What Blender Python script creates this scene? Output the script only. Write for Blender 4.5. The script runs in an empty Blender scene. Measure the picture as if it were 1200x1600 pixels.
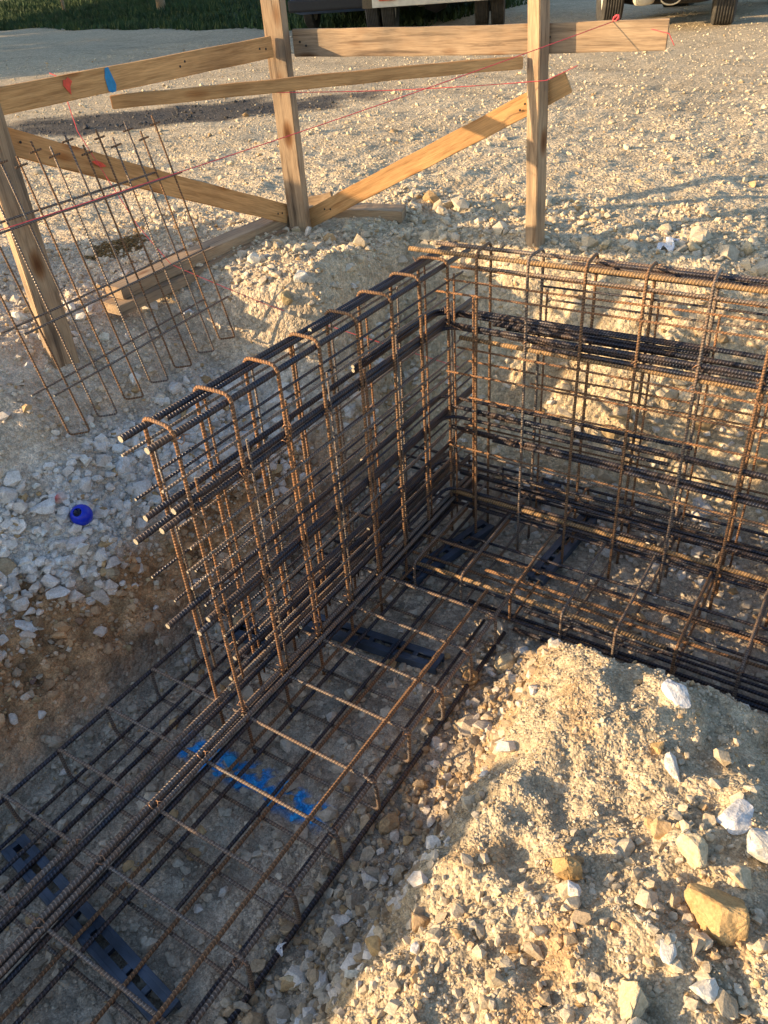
import bpy, bmesh, math
import numpy as np
from mathutils import Vector, Matrix

# ------------------------------------------------------------------ terrain maths
_rng = np.random.RandomState(7)
_perm = np.arange(256); _rng.shuffle(_perm); _perm = np.concatenate([_perm, _perm])
_grad = np.stack([np.cos(np.linspace(0, 2*np.pi, 256, endpoint=False)), np.sin(np.linspace(0, 2*np.pi, 256, endpoint=False))], 1)

def perlin(x, y):
    xi = np.floor(x).astype(np.int64); yi = np.floor(y).astype(np.int64)
    xf = x - xi; yf = y - yi
    u = xf*xf*xf*(xf*(xf*6-15)+10); v = yf*yf*yf*(yf*(yf*6-15)+10)
    def g(ix, iy, dx, dy):
        h = _perm[(_perm[ix & 255] + iy) & 255]
        return _grad[h, 0]*dx + _grad[h, 1]*dy
    a = g(xi, yi, xf, yf); b = g(xi+1, yi, xf-1, yf)
    c = g(xi, yi+1, xf, yf-1); d = g(xi+1, yi+1, xf-1, yf-1)
    return (a + u*(b-a)) + v*((c + u*(d-c)) - (a + u*(b-a)))

def sstep(a, b, x):
    t = np.clip((x-a)/(b-a), 0, 1); return t*t*(3-2*t)

XL, XM, YM, YF = -2.02, -0.93, -0.80, 0.20       # trench floor outline

def height(x, y, detail=True):
    x = np.asarray(x, float); y = np.asarray(y, float)
    wx = x + .07*perlin(x*1.7+3, y*1.7) + .03*perlin(x*5, y*5+9)
    wy = y + .06*perlin(x*1.9+31, y*1.9) + .03*perlin(x*5+7, y*5+19)
    k = 1.0 + 1.2*sstep(-.46, -.02, y) + 1.6*sstep(-.30, .0, y)
    dl = (XL - wx)*k
    dl = dl*(1-.16*sstep(-1.3, -1.8, y))
    hl = np.interp(dl, [0, .08, .3, .5, .7, .9, 1.1, 2.], [0, .2, .38, .60, .80, .92, .98, 1.03])
    df = wy - YF
    hf = np.interp(df, [0, .08, .22, .38, .5, .62, 2], [0, .1, .42, .74, .93, .99, 1.03])
    h = np.maximum(hl, hf)
    h = h + .15*np.exp(-(((x+2.16)/.24)**2 + ((y-.10)/.30)**2))*(h > .5) * sstep(.5, .9, h)
    dm = np.minimum(wx - XM, YM - wy)
    fk = sstep(-.95, -1.15, y)
    hm = np.interp(dm, [0, .1, .27, .45, .8, 1.5, 3], [0, .14, .37, .50, .61, .7, .76])*(1-fk) + fk*np.interp(dm, [0, .09, .16, .26, .40, .8, 1.5, 3], [0, .03, .13, .38, .49, .61, .7, .76])
    hm = hm + .05*np.exp(-(((x+.45)/.25)**2 + ((y+1.35)/.25)**2)) - .05*np.exp(-(((x+.28)/.16)**2 + ((y+1.62)/.13)**2))
    inside = (dm > 0)
    h = np.where(inside, hm, h)
    # unseen heap added left of the view to cast shade on the yard
    nn_ = -.68*x+.73*y; ss_ = .73*x+.68*y
    h = h + 1.17*np.exp(-(np.abs(nn_-2.22)/.44)**2.6 - ((ss_+5.2)/.65)**2)
    h = h + .42*sstep(-.40, -.62, nn_)*sstep(-2.6, -1.8, nn_)*np.exp(-((ss_+4.95)/.5)**2)  # unseen ridge added to keep the mound's lower flank in shade
    # unseen dip added in the bank so low sun reaches the footing hoops
    gap = sstep(-.75, -.55, nn_)*sstep(.62, .42, nn_)*sstep(-2.95, -3.2, ss_)*sstep(-9, -7.5, ss_)
    h = h*(1-gap) + gap*np.minimum(h, .435+.2*np.clip(-3.1-ss_, 0, 3))
    # the whole plain, far away
    r = np.hypot(x+.1, y+2.8)
    # grass bank beyond the yard
    e = (x*0.2646 + y*0.9644)                     # distance along the normal of the bank line
    bank = sstep(10., 17.5, e)*sstep(-9.0, -13.0, x)
    far = (r > 12)
    h = h + np.where(far, .62*bank, 0) + np.where(far, .10*perlin(x*.35, y*.35)*sstep(12, 22, r), 0)
    if detail:
        md = np.where(inside, sstep(.02, .3, dm), 0)
        lb = np.where((x < XL+.05) & (r < 8), sstep(.02, .15, h)*sstep(.7, .4, h), 0)
        fb = np.where((y > YF-.05) & (r < 8), sstep(.02, .15, h)*sstep(1.0, .8, h), 0)
        rid = (.5-np.abs(perlin(x*6+3, y*6)))*.075 + (.5-np.abs(perlin(x*15, y*15+8)))*.032 + .010*np.abs(perlin(x*34, y*34))
        h = h + (lb+fb)*(rid-.045)
        trk = np.abs((x*.35+y*.94) - 4.6 - .25*np.sin(x*.35)); trk = np.minimum(np.abs(trk-.0), np.abs(trk-.95))
        h = h - .012*sstep(.16, .05, trk)*sstep(1.4, 2.0, y)
        h = h + md*(.020*perlin(x*5.5+11, y*5.5) + .012*perlin(x*13+4, y*13) + .004*perlin(x*30, y*30))
        near = 1 - sstep(5, 12, r)
        slope = np.clip(1 - np.abs(h-.5)/.55, 0, 1)
        fl = sstep(.02, .2, h)
        h = h + (.035*perlin(x*2.6, y*2.6)*(.25+fl) + (.018+.03*slope)*perlin(x*8, y*8)*(.35+.65*fl)
                 + (.009+.012*slope)*perlin(x*21, y*21) + .006*perlin(x*47, y*47) + .0035*perlin(x*90, y*90) + (1-fl)*(.010*np.abs(perlin(x*9+5, y*9)) + .007*perlin(x*19+2, y*19))) * (.35+.65*near)
    return h

S = bpy.context.scene
col = S.collection
CAM = Vector((-0.0853, -2.7957, 2.1563))
rng = np.random.RandomState(11)

# ------------------------------------------------------------------ helpers
def mesh_from(name, V, F, smooth=False, tints=None, uvs=None):
    """V (n,3) array, F (m,k) int array with constant k"""
    V = np.asarray(V, np.float32); F = np.asarray(F, np.int32)
    me = bpy.data.meshes.new(name); k = F.shape[1]
    me.vertices.add(len(V)); me.vertices.foreach_set('co', V.ravel())
    me.loops.add(F.size); me.loops.foreach_set('vertex_index', F.ravel())
    me.polygons.add(len(F)); me.polygons.foreach_set('loop_start', np.arange(0, F.size, k, dtype=np.int32))
    me.update(calc_edges=True)
    me.polygons.foreach_set('use_smooth', np.full(len(F), smooth))
    if tints is not None:
        a = me.color_attributes.new('tint', 'FLOAT_COLOR', 'POINT')
        t = np.ones((len(V), 4), np.float32); t[:, :3] = tints
        a.data.foreach_set('color', t.ravel())
    if uvs is not None:
        u = me.uv_layers.new(name='UVMap'); u.data.foreach_set('uv', np.asarray(uvs, np.float32)[F.ravel()].ravel())
    me.update()
    return me

def link(name, me, mat=None, parent=None):
    o = bpy.data.objects.new(name, me); col.objects.link(o)
    if mat is not None and me is not None and len(me.materials) == 0: me.materials.append(mat)
    if parent is not None: o.parent = parent
    return o

def tag(o, label=None, cat=None, group=None, kind=None):
    if label: o['label'] = label
    if cat: o['category'] = cat
    if group: o['group'] = group
    if kind: o['kind'] = kind
    return o

def empty(name, loc, label, cat, group=None, rot=None):
    o = bpy.data.objects.new(name, None); col.objects.link(o)
    o.location = loc; o.empty_display_size = .1
    if rot: o.rotation_euler = rot
    return tag(o, label, cat, group)

def rounded(pts, rad, n=5):
    """round the inner corners of a polyline"""
    pts = [Vector(p) for p in pts]; out = [pts[0]]
    for i in range(1, len(pts)-1):
        a, b, c = pts[i-1], pts[i], pts[i+1]
        u = (a-b); v = (c-b)
        r = min(rad, u.length*.48, v.length*.48)
        p0 = b+u.normalized()*r; p1 = b+v.normalized()*r
        for j in range(n+1):
            t = j/n
            out.append(p0*(1-t)**2 + b*2*t*(1-t) + p1*t*t)
    out.append(pts[-1]); return out

def tube_arrays(pts, r, sides=8, closed=False, cap=True, rough=0.0, seg=None):
    pts = [Vector(p) for p in pts]
    if seg:                                   # subdivide with a slight wander so that bars are never dead straight
        q = []
        for a, b in zip(pts[:-1], pts[1:]):
            m = max(1, int((b-a).length/seg))
            for j in range(m): q.append(a.lerp(b, j/m))
        q.append(pts[-1]); pts = q
        if rough:
            ph = rng.rand(6)*6.3; L = 0
            for i in range(1, len(pts)-1):
                L += (pts[i]-pts[i-1]).length
                pts[i] = pts[i] + Vector((math.sin(L*3.1+ph[0])+.5*math.sin(L*8+ph[3]), math.sin(L*2.7+ph[1])+.5*math.sin(L*7+ph[4]), math.sin(L*3.4+ph[2])+.5*math.sin(L*9+ph[5])))*rough
    n = len(pts); V = []; UV = []; L = rng.rand()*5
    t0 = (pts[1]-pts[0]).normalized()
    ref = Vector((0, 0, 1)) if abs(t0.z) < .9 else Vector((1, 0, 0))
    nrm = (ref - t0*ref.dot(t0)).normalized()
    ang = np.linspace(0, 2*np.pi, sides+1)
    for i, p in enumerate(pts):
        if closed: t = (pts[(i+1) % n]-pts[i-1]).normalized()
        elif i == 0: t = (pts[1]-pts[0]).normalized()
        elif i == n-1: t = (pts[-1]-pts[-2]).normalized()
        else: t = ((pts[i+1]-p).normalized()+(p-pts[i-1]).normalized()).normalized()
        nrm = (nrm - t*nrm.dot(t)).normalized(); bn = t.cross(nrm)
        if i: L += (p-pts[i-1]).length
        for s in range(sides+1):
            d = nrm*math.cos(ang[s])+bn*math.sin(ang[s])
            V.append(tuple(p+d*r)); UV.append((L*10, s/sides))
    F = []
    w = sides+1
    for i in range(n if closed else n-1):
        j = (i+1) % n
        for s in range(sides): F.append((i*w+s, i*w+s+1, j*w+s+1, j*w+s))
    if cap and not closed:
        for base, p, fl in ((0, pts[0], True), ((n-1)*w, pts[-1], False)):
            V.append(tuple(p)); UV.append((L*10, -1)); c = len(V)-1
            for s in range(sides):
                a, b = base+s, base+s+1
                F.append((b, a, c, c) if fl else (a, b, c, c))
    return V, F, UV

class MB:
    """collects shapes and links them as one mesh"""
    def __init__(self): self.V = []; self.F = []; self.UV = []
    def add(self, V, F, UV=None):
        b = len(self.V); self.V += [tuple(v) for v in V]
        self.F += [tuple(b+i for i in f) for f in F]
        self.UV += list(UV) if UV is not None else [(0, 0)]*len(V)
    def tube(self, pts, r, **k): self.add(*tube_arrays(pts, r, **k)); return self
    def box(self, sx, sy, sz, M=None, c=(0, 0, 0), bev=.0):
        bm = bmesh.new(); bmesh.ops.create_cube(bm, size=1)
        for v in bm.verts: v.co = Vector((v.co.x*sx+c[0], v.co.y*sy+c[1], v.co.z*sz+c[2]))
        if bev: bmesh.ops.bevel(bm, geom=list(bm.edges), offset=bev, segments=2, affect='EDGES', profile=.6)
        if M is not None: bmesh.ops.transform(bm, matrix=M, verts=bm.verts)
        bm.verts.index_update()
        self.add([v.co[:] for v in bm.verts], [tuple(v.index for v in f.verts) for f in bm.faces]); bm.free(); return self
    def lathe(self, prof, M=None, n=32):
        """prof list of (radius, z)"""
        V = []; F = []
        for r, z in prof:
            for s in range(n):
                a = 2*math.pi*s/n; v = Vector((r*math.cos(a), r*math.sin(a), z)); V.append((M @ v)[:] if M is not None else v[:])
        for i in range(len(prof)-1):
            for s in range(n): F.append((i*n+s, i*n+(s+1) % n, (i+1)*n+(s+1) % n, (i+1)*n+s))
        self.add(V, F); return self
    def build(self, name, mat, parent=None, smooth=False, origin=None):
        me = bpy.data.meshes.new(name)
        V = self.V
        if origin is not None: V = [(v[0]-origin[0], v[1]-origin[1], v[2]-origin[2]) for v in V]
        F = [tuple(dict.fromkeys(f)) for f in self.F]
        me.from_pydata(V, [], F)
        u = me.uv_layers.new(name='UVMap')
        li = np.empty(len(me.loops), np.int32); me.loops.foreach_get('vertex_index', li)
        u.data.foreach_set('uv', np.asarray(self.UV, np.float32)[li].ravel())
        me.polygons.foreach_set('use_smooth', np.full(len(me.polygons), smooth))
        me.materials.append(mat); me.update()
        return link(name, me, None, parent)

# ------------------------------------------------------------------ materials
def new_mat(name):
    m = bpy.data.materials.new(name); m.use_nodes = True
    nt = m.node_tree; b = nt.nodes['Principled BSDF']
    return m, nt, b
def N(nt, t, **k):
    n = nt.nodes.new(t)
    for a, v in k.items():
        if a.startswith('i_'): n.inputs[a[2:].replace('_', ' ')].default_value = v
        else: setattr(n, a, v)
    return n
def ramp(nt, src, stops, interp='LINEAR'):
    r = nt.nodes.new('ShaderNodeValToRGB'); r.color_ramp.interpolation = interp
    while len(r.color_ramp.elements) < len(stops): r.color_ramp.elements.new(.5)
    for e, (p, c) in zip(r.color_ramp.elements, stops):
        e.position = p; e.color = (*c, 1) if len(c) == 3 else c
    nt.links.new(src, r.inputs[0]); return r.outputs[0]
def mul(nt, a, b, f=1.0, mode='MULTIPLY'):
    n = nt.nodes.new('ShaderNodeMix'); n.data_type = 'RGBA'; n.blend_type = mode; n.inputs[0].default_value = f
    for i, s in ((6, a), (7, b)):
        if isinstance(s, (tuple, list)): n.inputs[i].default_value = (*s, 1)
        else: nt.links.new(s, n.inputs[i])
    return n.outputs[2]
def math_(nt, op, a, b=None, c=None):
    n = nt.nodes.new('ShaderNodeMath'); n.operation = op
    for i, s in enumerate((a, b, c)):
        if s is None: continue
        if isinstance(s, (int, float)): n.inputs[i].default_value = s
        else: nt.links.new(s, n.inputs[i])
    return n.outputs[0]

def gravel_material():
    m, nt, b = new_mat('ground_gravel')
    tc = N(nt, 'ShaderNodeTexCoord'); at = N(nt, 'ShaderNodeVertexColor', layer_name='tint')
    v1 = N(nt, 'ShaderNodeTexVoronoi', i_Scale=55.0); v2 = N(nt, 'ShaderNodeTexVoronoi', i_Scale=140.0); v3 = N(nt, 'ShaderNodeTexVoronoi', i_Scale=22.0)
    n1 = N(nt, 'ShaderNodeTexNoise', i_Scale=9.0, i_Detail=8.0, i_Roughness=.7)
    n2 = N(nt, 'ShaderNodeTexNoise', i_Scale=260.0, i_Detail=3.0)
    for n in (v1, v2, v3, n1, n2): nt.links.new(tc.outputs['Object'], n.inputs['Vector'])
    def grey(v, lo, hi):
        s = N(nt, 'ShaderNodeSeparateColor'); nt.links.new(v.outputs['Color'], s.inputs[0])
        return ramp(nt, s.outputs[0], [(0, (lo,)*3), (1, (hi,)*3)])
    c = mul(nt, at.outputs['Color'], grey(v1, .80, 1.14))
    c = mul(nt, c, grey(v2, .80, 1.16)); c = mul(nt, c, grey(v3, .82, 1.12))
    c = mul(nt, c, ramp(nt, n1.outputs['Fac'], [(.3, (.78, .74, .70)), (.55, (1.0, 1.0, 1.0)), (.75, (1.12, 1.12, 1.1))]))
    c = mul(nt, c, ramp(nt, n2.outputs['Fac'], [(.35, (.75,)*3), (.65, (1.2,)*3)]))
    nt.links.new(c, b.inputs['Base Color'])
    b.inputs['Roughness'].default_value = .92; b.inputs['Specular IOR Level'].default_value = .2
    h = math_(nt, 'MULTIPLY', v1.outputs['Distance'], -1.2)
    h = math_(nt, 'MULTIPLY_ADD', v2.outputs['Distance'], -.5, h)
    h = math_(nt, 'MULTIPLY_ADD', v3.outputs['Distance'], -1.0, h)
    h = math_(nt, 'MULTIPLY_ADD', n2.outputs['Fac'], .35, h)
    bp = N(nt, 'ShaderNodeBump', i_Strength=.7, i_Distance=.011); nt.links.new(h, bp.inputs['Height'])
    nt.links.new(bp.outputs[0], b.inputs['Normal'])
    return m

def stone_material():
    m, nt, b = new_mat('limestone')
    tc = N(nt, 'ShaderNodeTexCoord'); at = N(nt, 'ShaderNodeVertexColor', layer_name='tint')
    n1 = N(nt, 'ShaderNodeTexNoise', i_Scale=35.0, i_Detail=8.0, i_Roughness=.7); n2 = N(nt, 'ShaderNodeTexNoise', i_Scale=180.0, i_Detail=4.0)
    for n in (n1, n2): nt.links.new(tc.outputs['Object'], n.inputs['Vector'])
    c = mul(nt, at.outputs['Color'], ramp(nt, n1.outputs['Fac'], [(.3, (.72, .66, .58)), (.5, (1, 1, 1)), (.7, (1.08,)*3)]))
    c = mul(nt, c, ramp(nt, n2.outputs['Fac'], [(.35, (.82,)*3), (.65, (1.1,)*3)]))
    nt.links.new(c, b.inputs['Base Color']); b.inputs['Roughness'].default_value = .85; b.inputs['Specular IOR Level'].default_value = .3
    h = math_(nt, 'MULTIPLY_ADD', n2.outputs['Fac'], .4, n1.outputs['Fac'])
    bp = N(nt, 'ShaderNodeBump', i_Strength=.55, i_Distance=.008); nt.links.new(h, bp.inputs['Height']); nt.links.new(bp.outputs[0], b.inputs['Normal'])
    return m

def steel_material(name, base, rust, amount, rough=.45, metal=.5, pitch=.0105, bump=.9, rdist=.002):
    m, nt, b = new_mat(name)
    tc = N(nt, 'ShaderNodeTexCoord'); uv = N(nt, 'ShaderNodeUVMap', uv_map='UVMap')
    n1 = N(nt, 'ShaderNodeTexNoise', i_Scale=14.0, i_Detail=8.0, i_Roughness=.7); n2 = N(nt, 'ShaderNodeTexNoise', i_Scale=220.0, i_Detail=3.0)
    for n in (n1, n2): nt.links.new(tc.outputs['Object'], n.inputs['Vector'])
    mask = ramp(nt, n1.outputs['Fac'], [(.5-amount*.45, (0, 0, 0)), (.75-amount*.45, (1, 1, 1))])
    mx = N(nt, 'ShaderNodeMix', data_type='RGBA'); nt.links.new(mask, mx.inputs[0])
    mx.inputs[6].default_value = (*base, 1); mx.inputs[7].default_value = (*rust, 1)
    sx = N(nt, 'ShaderNodeSeparateXYZ'); nt.links.new(uv.outputs[0], sx.inputs[0])
    a = math_(nt, 'MULTIPLY', sx.outputs[0], 2*math.pi/(pitch*10))
    tri = math_(nt, 'PINGPONG', sx.outputs[1], .5)
    a = math_(nt, 'MULTIPLY_ADD', tri, 9.0, a)
    rib = math_(nt, 'SINE', a)
    rib = math_(nt, 'MAXIMUM', rib, 0.0)
    c = mul(nt, mx.outputs[2], ramp(nt, n2.outputs['Fac'], [(.3, (.7,)*3), (.7, (1.3,)*3)]))
    c = mul(nt, c, ramp(nt, rib, [(0, (.62,)*3), (.5, (.9,)*3), (1, (1.6,)*3)]))
    nt.links.new(c, b.inputs['Base Color'])
    mt = math_(nt, 'MULTIPLY_ADD', mask, -metal, metal); nt.links.new(mt, b.inputs['Metallic'])
    rr = math_(nt, 'MULTIPLY_ADD', mask, .25, rough); nt.links.new(rr, b.inputs['Roughness'])
    h = math_(nt, 'MULTIPLY_ADD', n2.outputs['Fac'], .3, rib)
    bp = N(nt, 'ShaderNodeBump', i_Strength=bump, i_Distance=rdist); nt.links.new(h, bp.inputs['Height']); nt.links.new(bp.outputs[0], b.inputs['Normal'])
    return m

def wood_material(name, base, dark, grey=0.0):
    m, nt, b = new_mat(name)
    tc = N(nt, 'ShaderNodeTexCoord')
    mp = N(nt, 'ShaderNodeMapping'); nt.links.new(tc.outputs['Object'], mp.inputs[0]); mp.inputs['Scale'].default_value = (1.1, 16, 16)
    n1 = N(nt, 'ShaderNodeTexNoise', i_Scale=3.0, i_Detail=8.0, i_Roughness=.65, i_Distortion=.6); nt.links.new(mp.outputs[0], n1.inputs['Vector'])
    mp2 = N(nt, 'ShaderNodeMapping'); nt.links.new(tc.outputs['Object'], mp2.inputs[0]); mp2.inputs['Scale'].default_value = (4, 90, 90)
    n2 = N(nt, 'ShaderNodeTexNoise', i_Scale=4.0, i_Detail=4.0); nt.links.new(mp2.outputs[0], n2.inputs['Vector'])
    # knots
    mp3 = N(nt, 'ShaderNodeMapping'); nt.links.new(tc.outputs['Object'], mp3.inputs[0]); mp3.inputs['Scale'].default_value = (3.4, 8.5, 8.5)
    vk = N(nt, 'ShaderNodeTexVoronoi', i_Scale=1.0); nt.links.new(mp3.outputs[0], vk.inputs['Vector'])
    n3 = N(nt, 'ShaderNodeTexNoise', i_Scale=2.2, i_Detail=5.0); nt.links.new(tc.outputs['Object'], n3.inputs['Vector'])
    c = ramp(nt, n1.outputs['Fac'], [(.28, dark), (.5, base), (.72, tuple(min(1, x*1.18) for x in base))])
    c = mul(nt, c, ramp(nt, n2.outputs['Fac'], [(.3, (.78, .74, .70)), (.6, (1.06,)*3)]))
    c = mul(nt, c, ramp(nt, vk.outputs['Distance'], [(.06, (.28, .15, .08)), (.15, (.60, .44, .32)), (.26, (1, 1, 1))]))
    c = mul(nt, c, ramp(nt, n3.outputs['Fac'], [(.32, (.62-.15*grey, .60-.08*grey, .60)), (.5, (.95, .93, .92)), (.65, (1.1,)*3)]))
    nt.links.new(c, b.inputs['Base Color']); b.inputs['Roughness'].default_value = .75; b.inputs['Specular IOR Level'].default_value = .25
    h = math_(nt, 'MULTIPLY_ADD', n2.outputs['Fac'], .8, n1.outputs['Fac'])
    bp = N(nt, 'ShaderNodeBump', i_Strength=.35, i_Distance=.003); nt.links.new(h, bp.inputs['Height']); nt.links.new(bp.outputs[0], b.inputs['Normal'])
    return m

def plain(name, c, rough=.6, metal=0.0, var=.15, scale=30.0, bump=.1, spec=.4):
    m, nt, b = new_mat(name); tc = N(nt, 'ShaderNodeTexCoord')
    n = N(nt, 'ShaderNodeTexNoise', i_Scale=scale, i_Detail=6.0); nt.links.new(tc.outputs['Object'], n.inputs['Vector'])
    cc = mul(nt, c, ramp(nt, n.outputs['Fac'], [(.3, (1-var,)*3), (.7, (1+var,)*3)])); nt.links.new(cc, b.inputs['Base Color'])
    b.inputs['Roughness'].default_value = rough; b.inputs['Metallic'].default_value = metal; b.inputs['Specular IOR Level'].default_value = spec
    bp = N(nt, 'ShaderNodeBump', i_Strength=bump, i_Distance=.01); nt.links.new(n.outputs['Fac'], bp.inputs['Height']); nt.links.new(bp.outputs[0], b.inputs['Normal'])
    return m

M_ground = gravel_material(); M_stone = stone_material()
M_dark = steel_material('steel_dark', (.045, .052, .075), (.10, .06, .04), .18, rough=.36, metal=.65)
M_rust = steel_material('steel_rust', (.13, .095, .07), (.24, .13, .065), .6, rough=.55, metal=.25)
M_mid = steel_material('steel_weathered', (.19, .175, .165), (.23, .15, .10), .3, rough=.42, metal=.45)
M_gold = steel_material('steel_gold_rust', (.17, .135, .10), (.33, .20, .09), .45, rough=.45, metal=.3)
M_orange = steel_material('steel_orange', (.15, .10, .07), (.33, .16, .07), .4, rough=.6, metal=.15)
M_cut_lit = plain('sunlit_cut_end', (.62, .55, .42), .4, metal=.4, scale=200)  # bright bar ends: sun on the cut faces put into the colour
M_wood = wood_material('sawn_timber', (.64, .375, .16), (.38, .20, .075))
M_woodgrey = wood_material('weathered_timber', (.43, .31, .195), (.15, .105, .07), 1.6)
M_blue = plain('blue_plastic', (.01, .035, .55), .25, var=.1)
M_spacer = plain('grey_plastic', (.045, .065, .10), .5, var=.5, scale=14, bump=.05)
M_red = plain('red_string', (.85, .10, .12), .7, scale=300)
M_bluepaint = plain('blue_paint', (.02, .24, .50), .6, scale=60)
M_redpaint = plain('red_paint', (.75, .09, .05), .6, scale=60)
M_tyre = plain('tyre_rubber', (.05, .048, .045), .8, scale=12, var=.35, bump=.15)
M_chassis = plain('chassis_black', (.018, .018, .02), .6, scale=20)
M_steelpaint = plain('pale_truck_paint', (.62, .58, .48), .5, scale=8)
M_bluepaintt = plain('cab_paint', (.06, .12, .28), .35, scale=6, bump=0)
M_glass = plain('dark_glass', (.02, .025, .03), .08, scale=3, bump=0)
M_white = plain('white_plastic', (.72, .74, .78), .5)
M_wire = plain('tie_wire_steel', (.35, .2, .12), .5, metal=.4)
M_straw = plain('straw', (.20, .13, .05), .9, scale=80, var=.5)
M_grass = plain('grass_blades', (.035, .065, .018), .8, scale=1.3, var=.5)
M_bark = plain('bark', (.13, .10, .075), .9, scale=10, var=.4, bump=.6)
M_leaf = plain('leaf', (.06, .09, .03), .7, scale=2, var=.4)

# ------------------------------------------------------------------ surface colours of the ground
CREAM = np.array([.68, .56, .38]); WHITE = np.array([.72, .69, .65]); CLAY = np.array([.46, .265, .13]); FLOOR = np.array([.50, .42, .325])
GRASS = np.array([.045, .075, .022]); FIELD = np.array([.34, .30, .13]); STAIN_SHADE = np.array([.05, .05, .056])
def damp_shade(x, y):  # mask of the dark yard patch, stain and painted shadow together
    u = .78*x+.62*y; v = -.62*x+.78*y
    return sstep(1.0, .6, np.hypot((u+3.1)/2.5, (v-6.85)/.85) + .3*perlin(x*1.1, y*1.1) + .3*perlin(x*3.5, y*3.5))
def surf(x, y, h):
    x = np.asarray(x, float); y = np.asarray(y, float)
    n1 = perlin(x*1.3+5, y*1.3); n2 = perlin(x*5+2, y*5); n3 = perlin(x*17, y*17)
    c = CREAM*(1+.10*n1+.12*n2)[:, None]
    left = sstep(-1.7, -2.2, x)*sstep(.3, -.6, y)
    lw = (WHITE*.93)*sstep(.78, .62, h)[:, None] + (CREAM*np.array([1.02, 1.02, 1.12]))*(1-sstep(.78, .62, h))[:, None]
    c = c*(1-left[:, None]) + left[:, None]*lw*(1+.15*n2)[:, None]
    # freshly cut clay on the left bank
    k = left*sstep(.46, .34, h + .14*n2 + .07*n3 + .06*n1)*sstep(-2.9, -2.5, x)
    c = c*(1-k[:, None]) + k[:, None]*(CLAY*(1+.8*n3+.5*n2+.5*perlin(x*38, y*38))[:, None])
    # ochre soil on the flank and in patches of the mound
    mo = (x > XM)*(y < YM)*(.75*sstep(.34, .10, x-XM+.10*n2)*sstep(-.9, -1.2, y) + .55*sstep(.15, .4, n2+.3*n1))*(np.hypot(x, y+1.6) < 2.2)
    mo = np.clip(mo, 0, .8); c = c*(1-mo[:, None]) + mo[:, None]*np.array([.60, .40, .19])
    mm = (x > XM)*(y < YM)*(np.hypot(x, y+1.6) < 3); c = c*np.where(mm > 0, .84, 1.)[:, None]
    # trench floor
    f = sstep(.14, .03, h + .05*n3)*(np.hypot(x+1, y+1) < 6)
    c = c*(1-f[:, None]) + f[:, None]*(FLOOR*(1+.3*n2+.3*n3)[:, None])
    # clay seams in the far bank and on the mound
    s = sstep(.12, .42, n2+.4*n1)*sstep(.05, .25, h)*sstep(.95, .6, h)*(np.hypot(x+1, y+1) < 4)*.55
    c = c*(1-s[:, None]) + s[:, None]*np.array([.46, .31, .17])
    # far yard: dark patch, wet stain and shadow both painted into the tint
    r = np.hypot((x+7.3)/2.4, (y-3.3)/1.5)
    d = damp_shade(x, y)
    c = c*(1-.9*d[:, None]) + .9*d[:, None]*STAIN_SHADE
    rr = np.hypot(x+.1, y+2.8); e = x*.2646 + y*.9644
    c = c*(1-.12*sstep(4, 12, rr))[:, None]
    tk = np.abs((x*.35+y*.94) - 4.6 - .25*np.sin(x*.35)); tk = np.minimum(tk, np.abs(tk-.95))
    c = c*(1-.16*sstep(.18, .06, tk)*sstep(1.4, 2, y)*(rr < 25) - .10*sstep(.1, .5, perlin(x*.7+40, y*.7))*sstep(.9, 1.6, y))[:, None]
    g = sstep(9.85, 10.15, e + .35*perlin(x*.5, y*.5) + .15*perlin(x*2.5, y*2.5))*sstep(-9.6, -10.6, x + .4*n1)
    g = np.maximum(g, sstep(17, 18, e))
    c = c*(1-g[:, None]) + g[:, None]*(GRASS*(1+.4*perlin(x*.6, y*.6)+.4*perlin(x*3, y*3))[:, None])
    w = sstep(17.2, 18.4, e + .5*perlin(x*.2, y*.2))
    c = c*(1-w[:, None]) + w[:, None]*(FIELD*(1+.3*perlin(x*.3, y*.3))[:, None])
    return np.clip(c, .01, .9)
def bluemask(x, y):
    """spray paint on the trench floor, a broken band across the footing"""
    a = np.array([-1.74, -1.745]); bpt = np.array([-1.14, -1.735]); ab = bpt-a; L = np.linalg.norm(ab)
    t = ((x-a[0])*ab[0]+(y-a[1])*ab[1])/L; n = np.abs((x-a[0])*-ab[1]+(y-a[1])*ab[0])/L
    return sstep(.065, .03, n+.03*perlin(x*14, y*14))*sstep(-.03, .03, t)*sstep(L+.03, L-.03, t)*sstep(-.12, .08, perlin(x*26, y*26)+.4*perlin(x*60, y*60)+.06)

def axis(lo, hi, step, far, gr):
    a = list(np.arange(lo, hi, step)); s = step; v = a[-1]
    while v < far: s *= gr; v += s; a.append(v)
    s = step; v = a[0]; b = []
    while v > -far: s *= gr; v -= s; b.append(v)
    return np.array(b[::-1]+a)
ax = axis(-3.5, .75, .0105, 700, 1.035); ay = axis(-2.6, 1.3, .0105, 700, 1.03)
GX, GY = np.meshgrid(ax, ay); gx = GX.ravel(); gy = GY.ravel()
gh_ = height(gx, gy)
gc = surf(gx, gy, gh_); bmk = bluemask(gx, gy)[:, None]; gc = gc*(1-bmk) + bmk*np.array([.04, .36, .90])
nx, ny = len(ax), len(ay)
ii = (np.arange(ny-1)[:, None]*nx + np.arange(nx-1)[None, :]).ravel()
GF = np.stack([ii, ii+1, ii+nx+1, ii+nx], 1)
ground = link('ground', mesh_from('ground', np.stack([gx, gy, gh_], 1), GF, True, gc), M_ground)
tag(ground, kind='structure')

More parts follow.
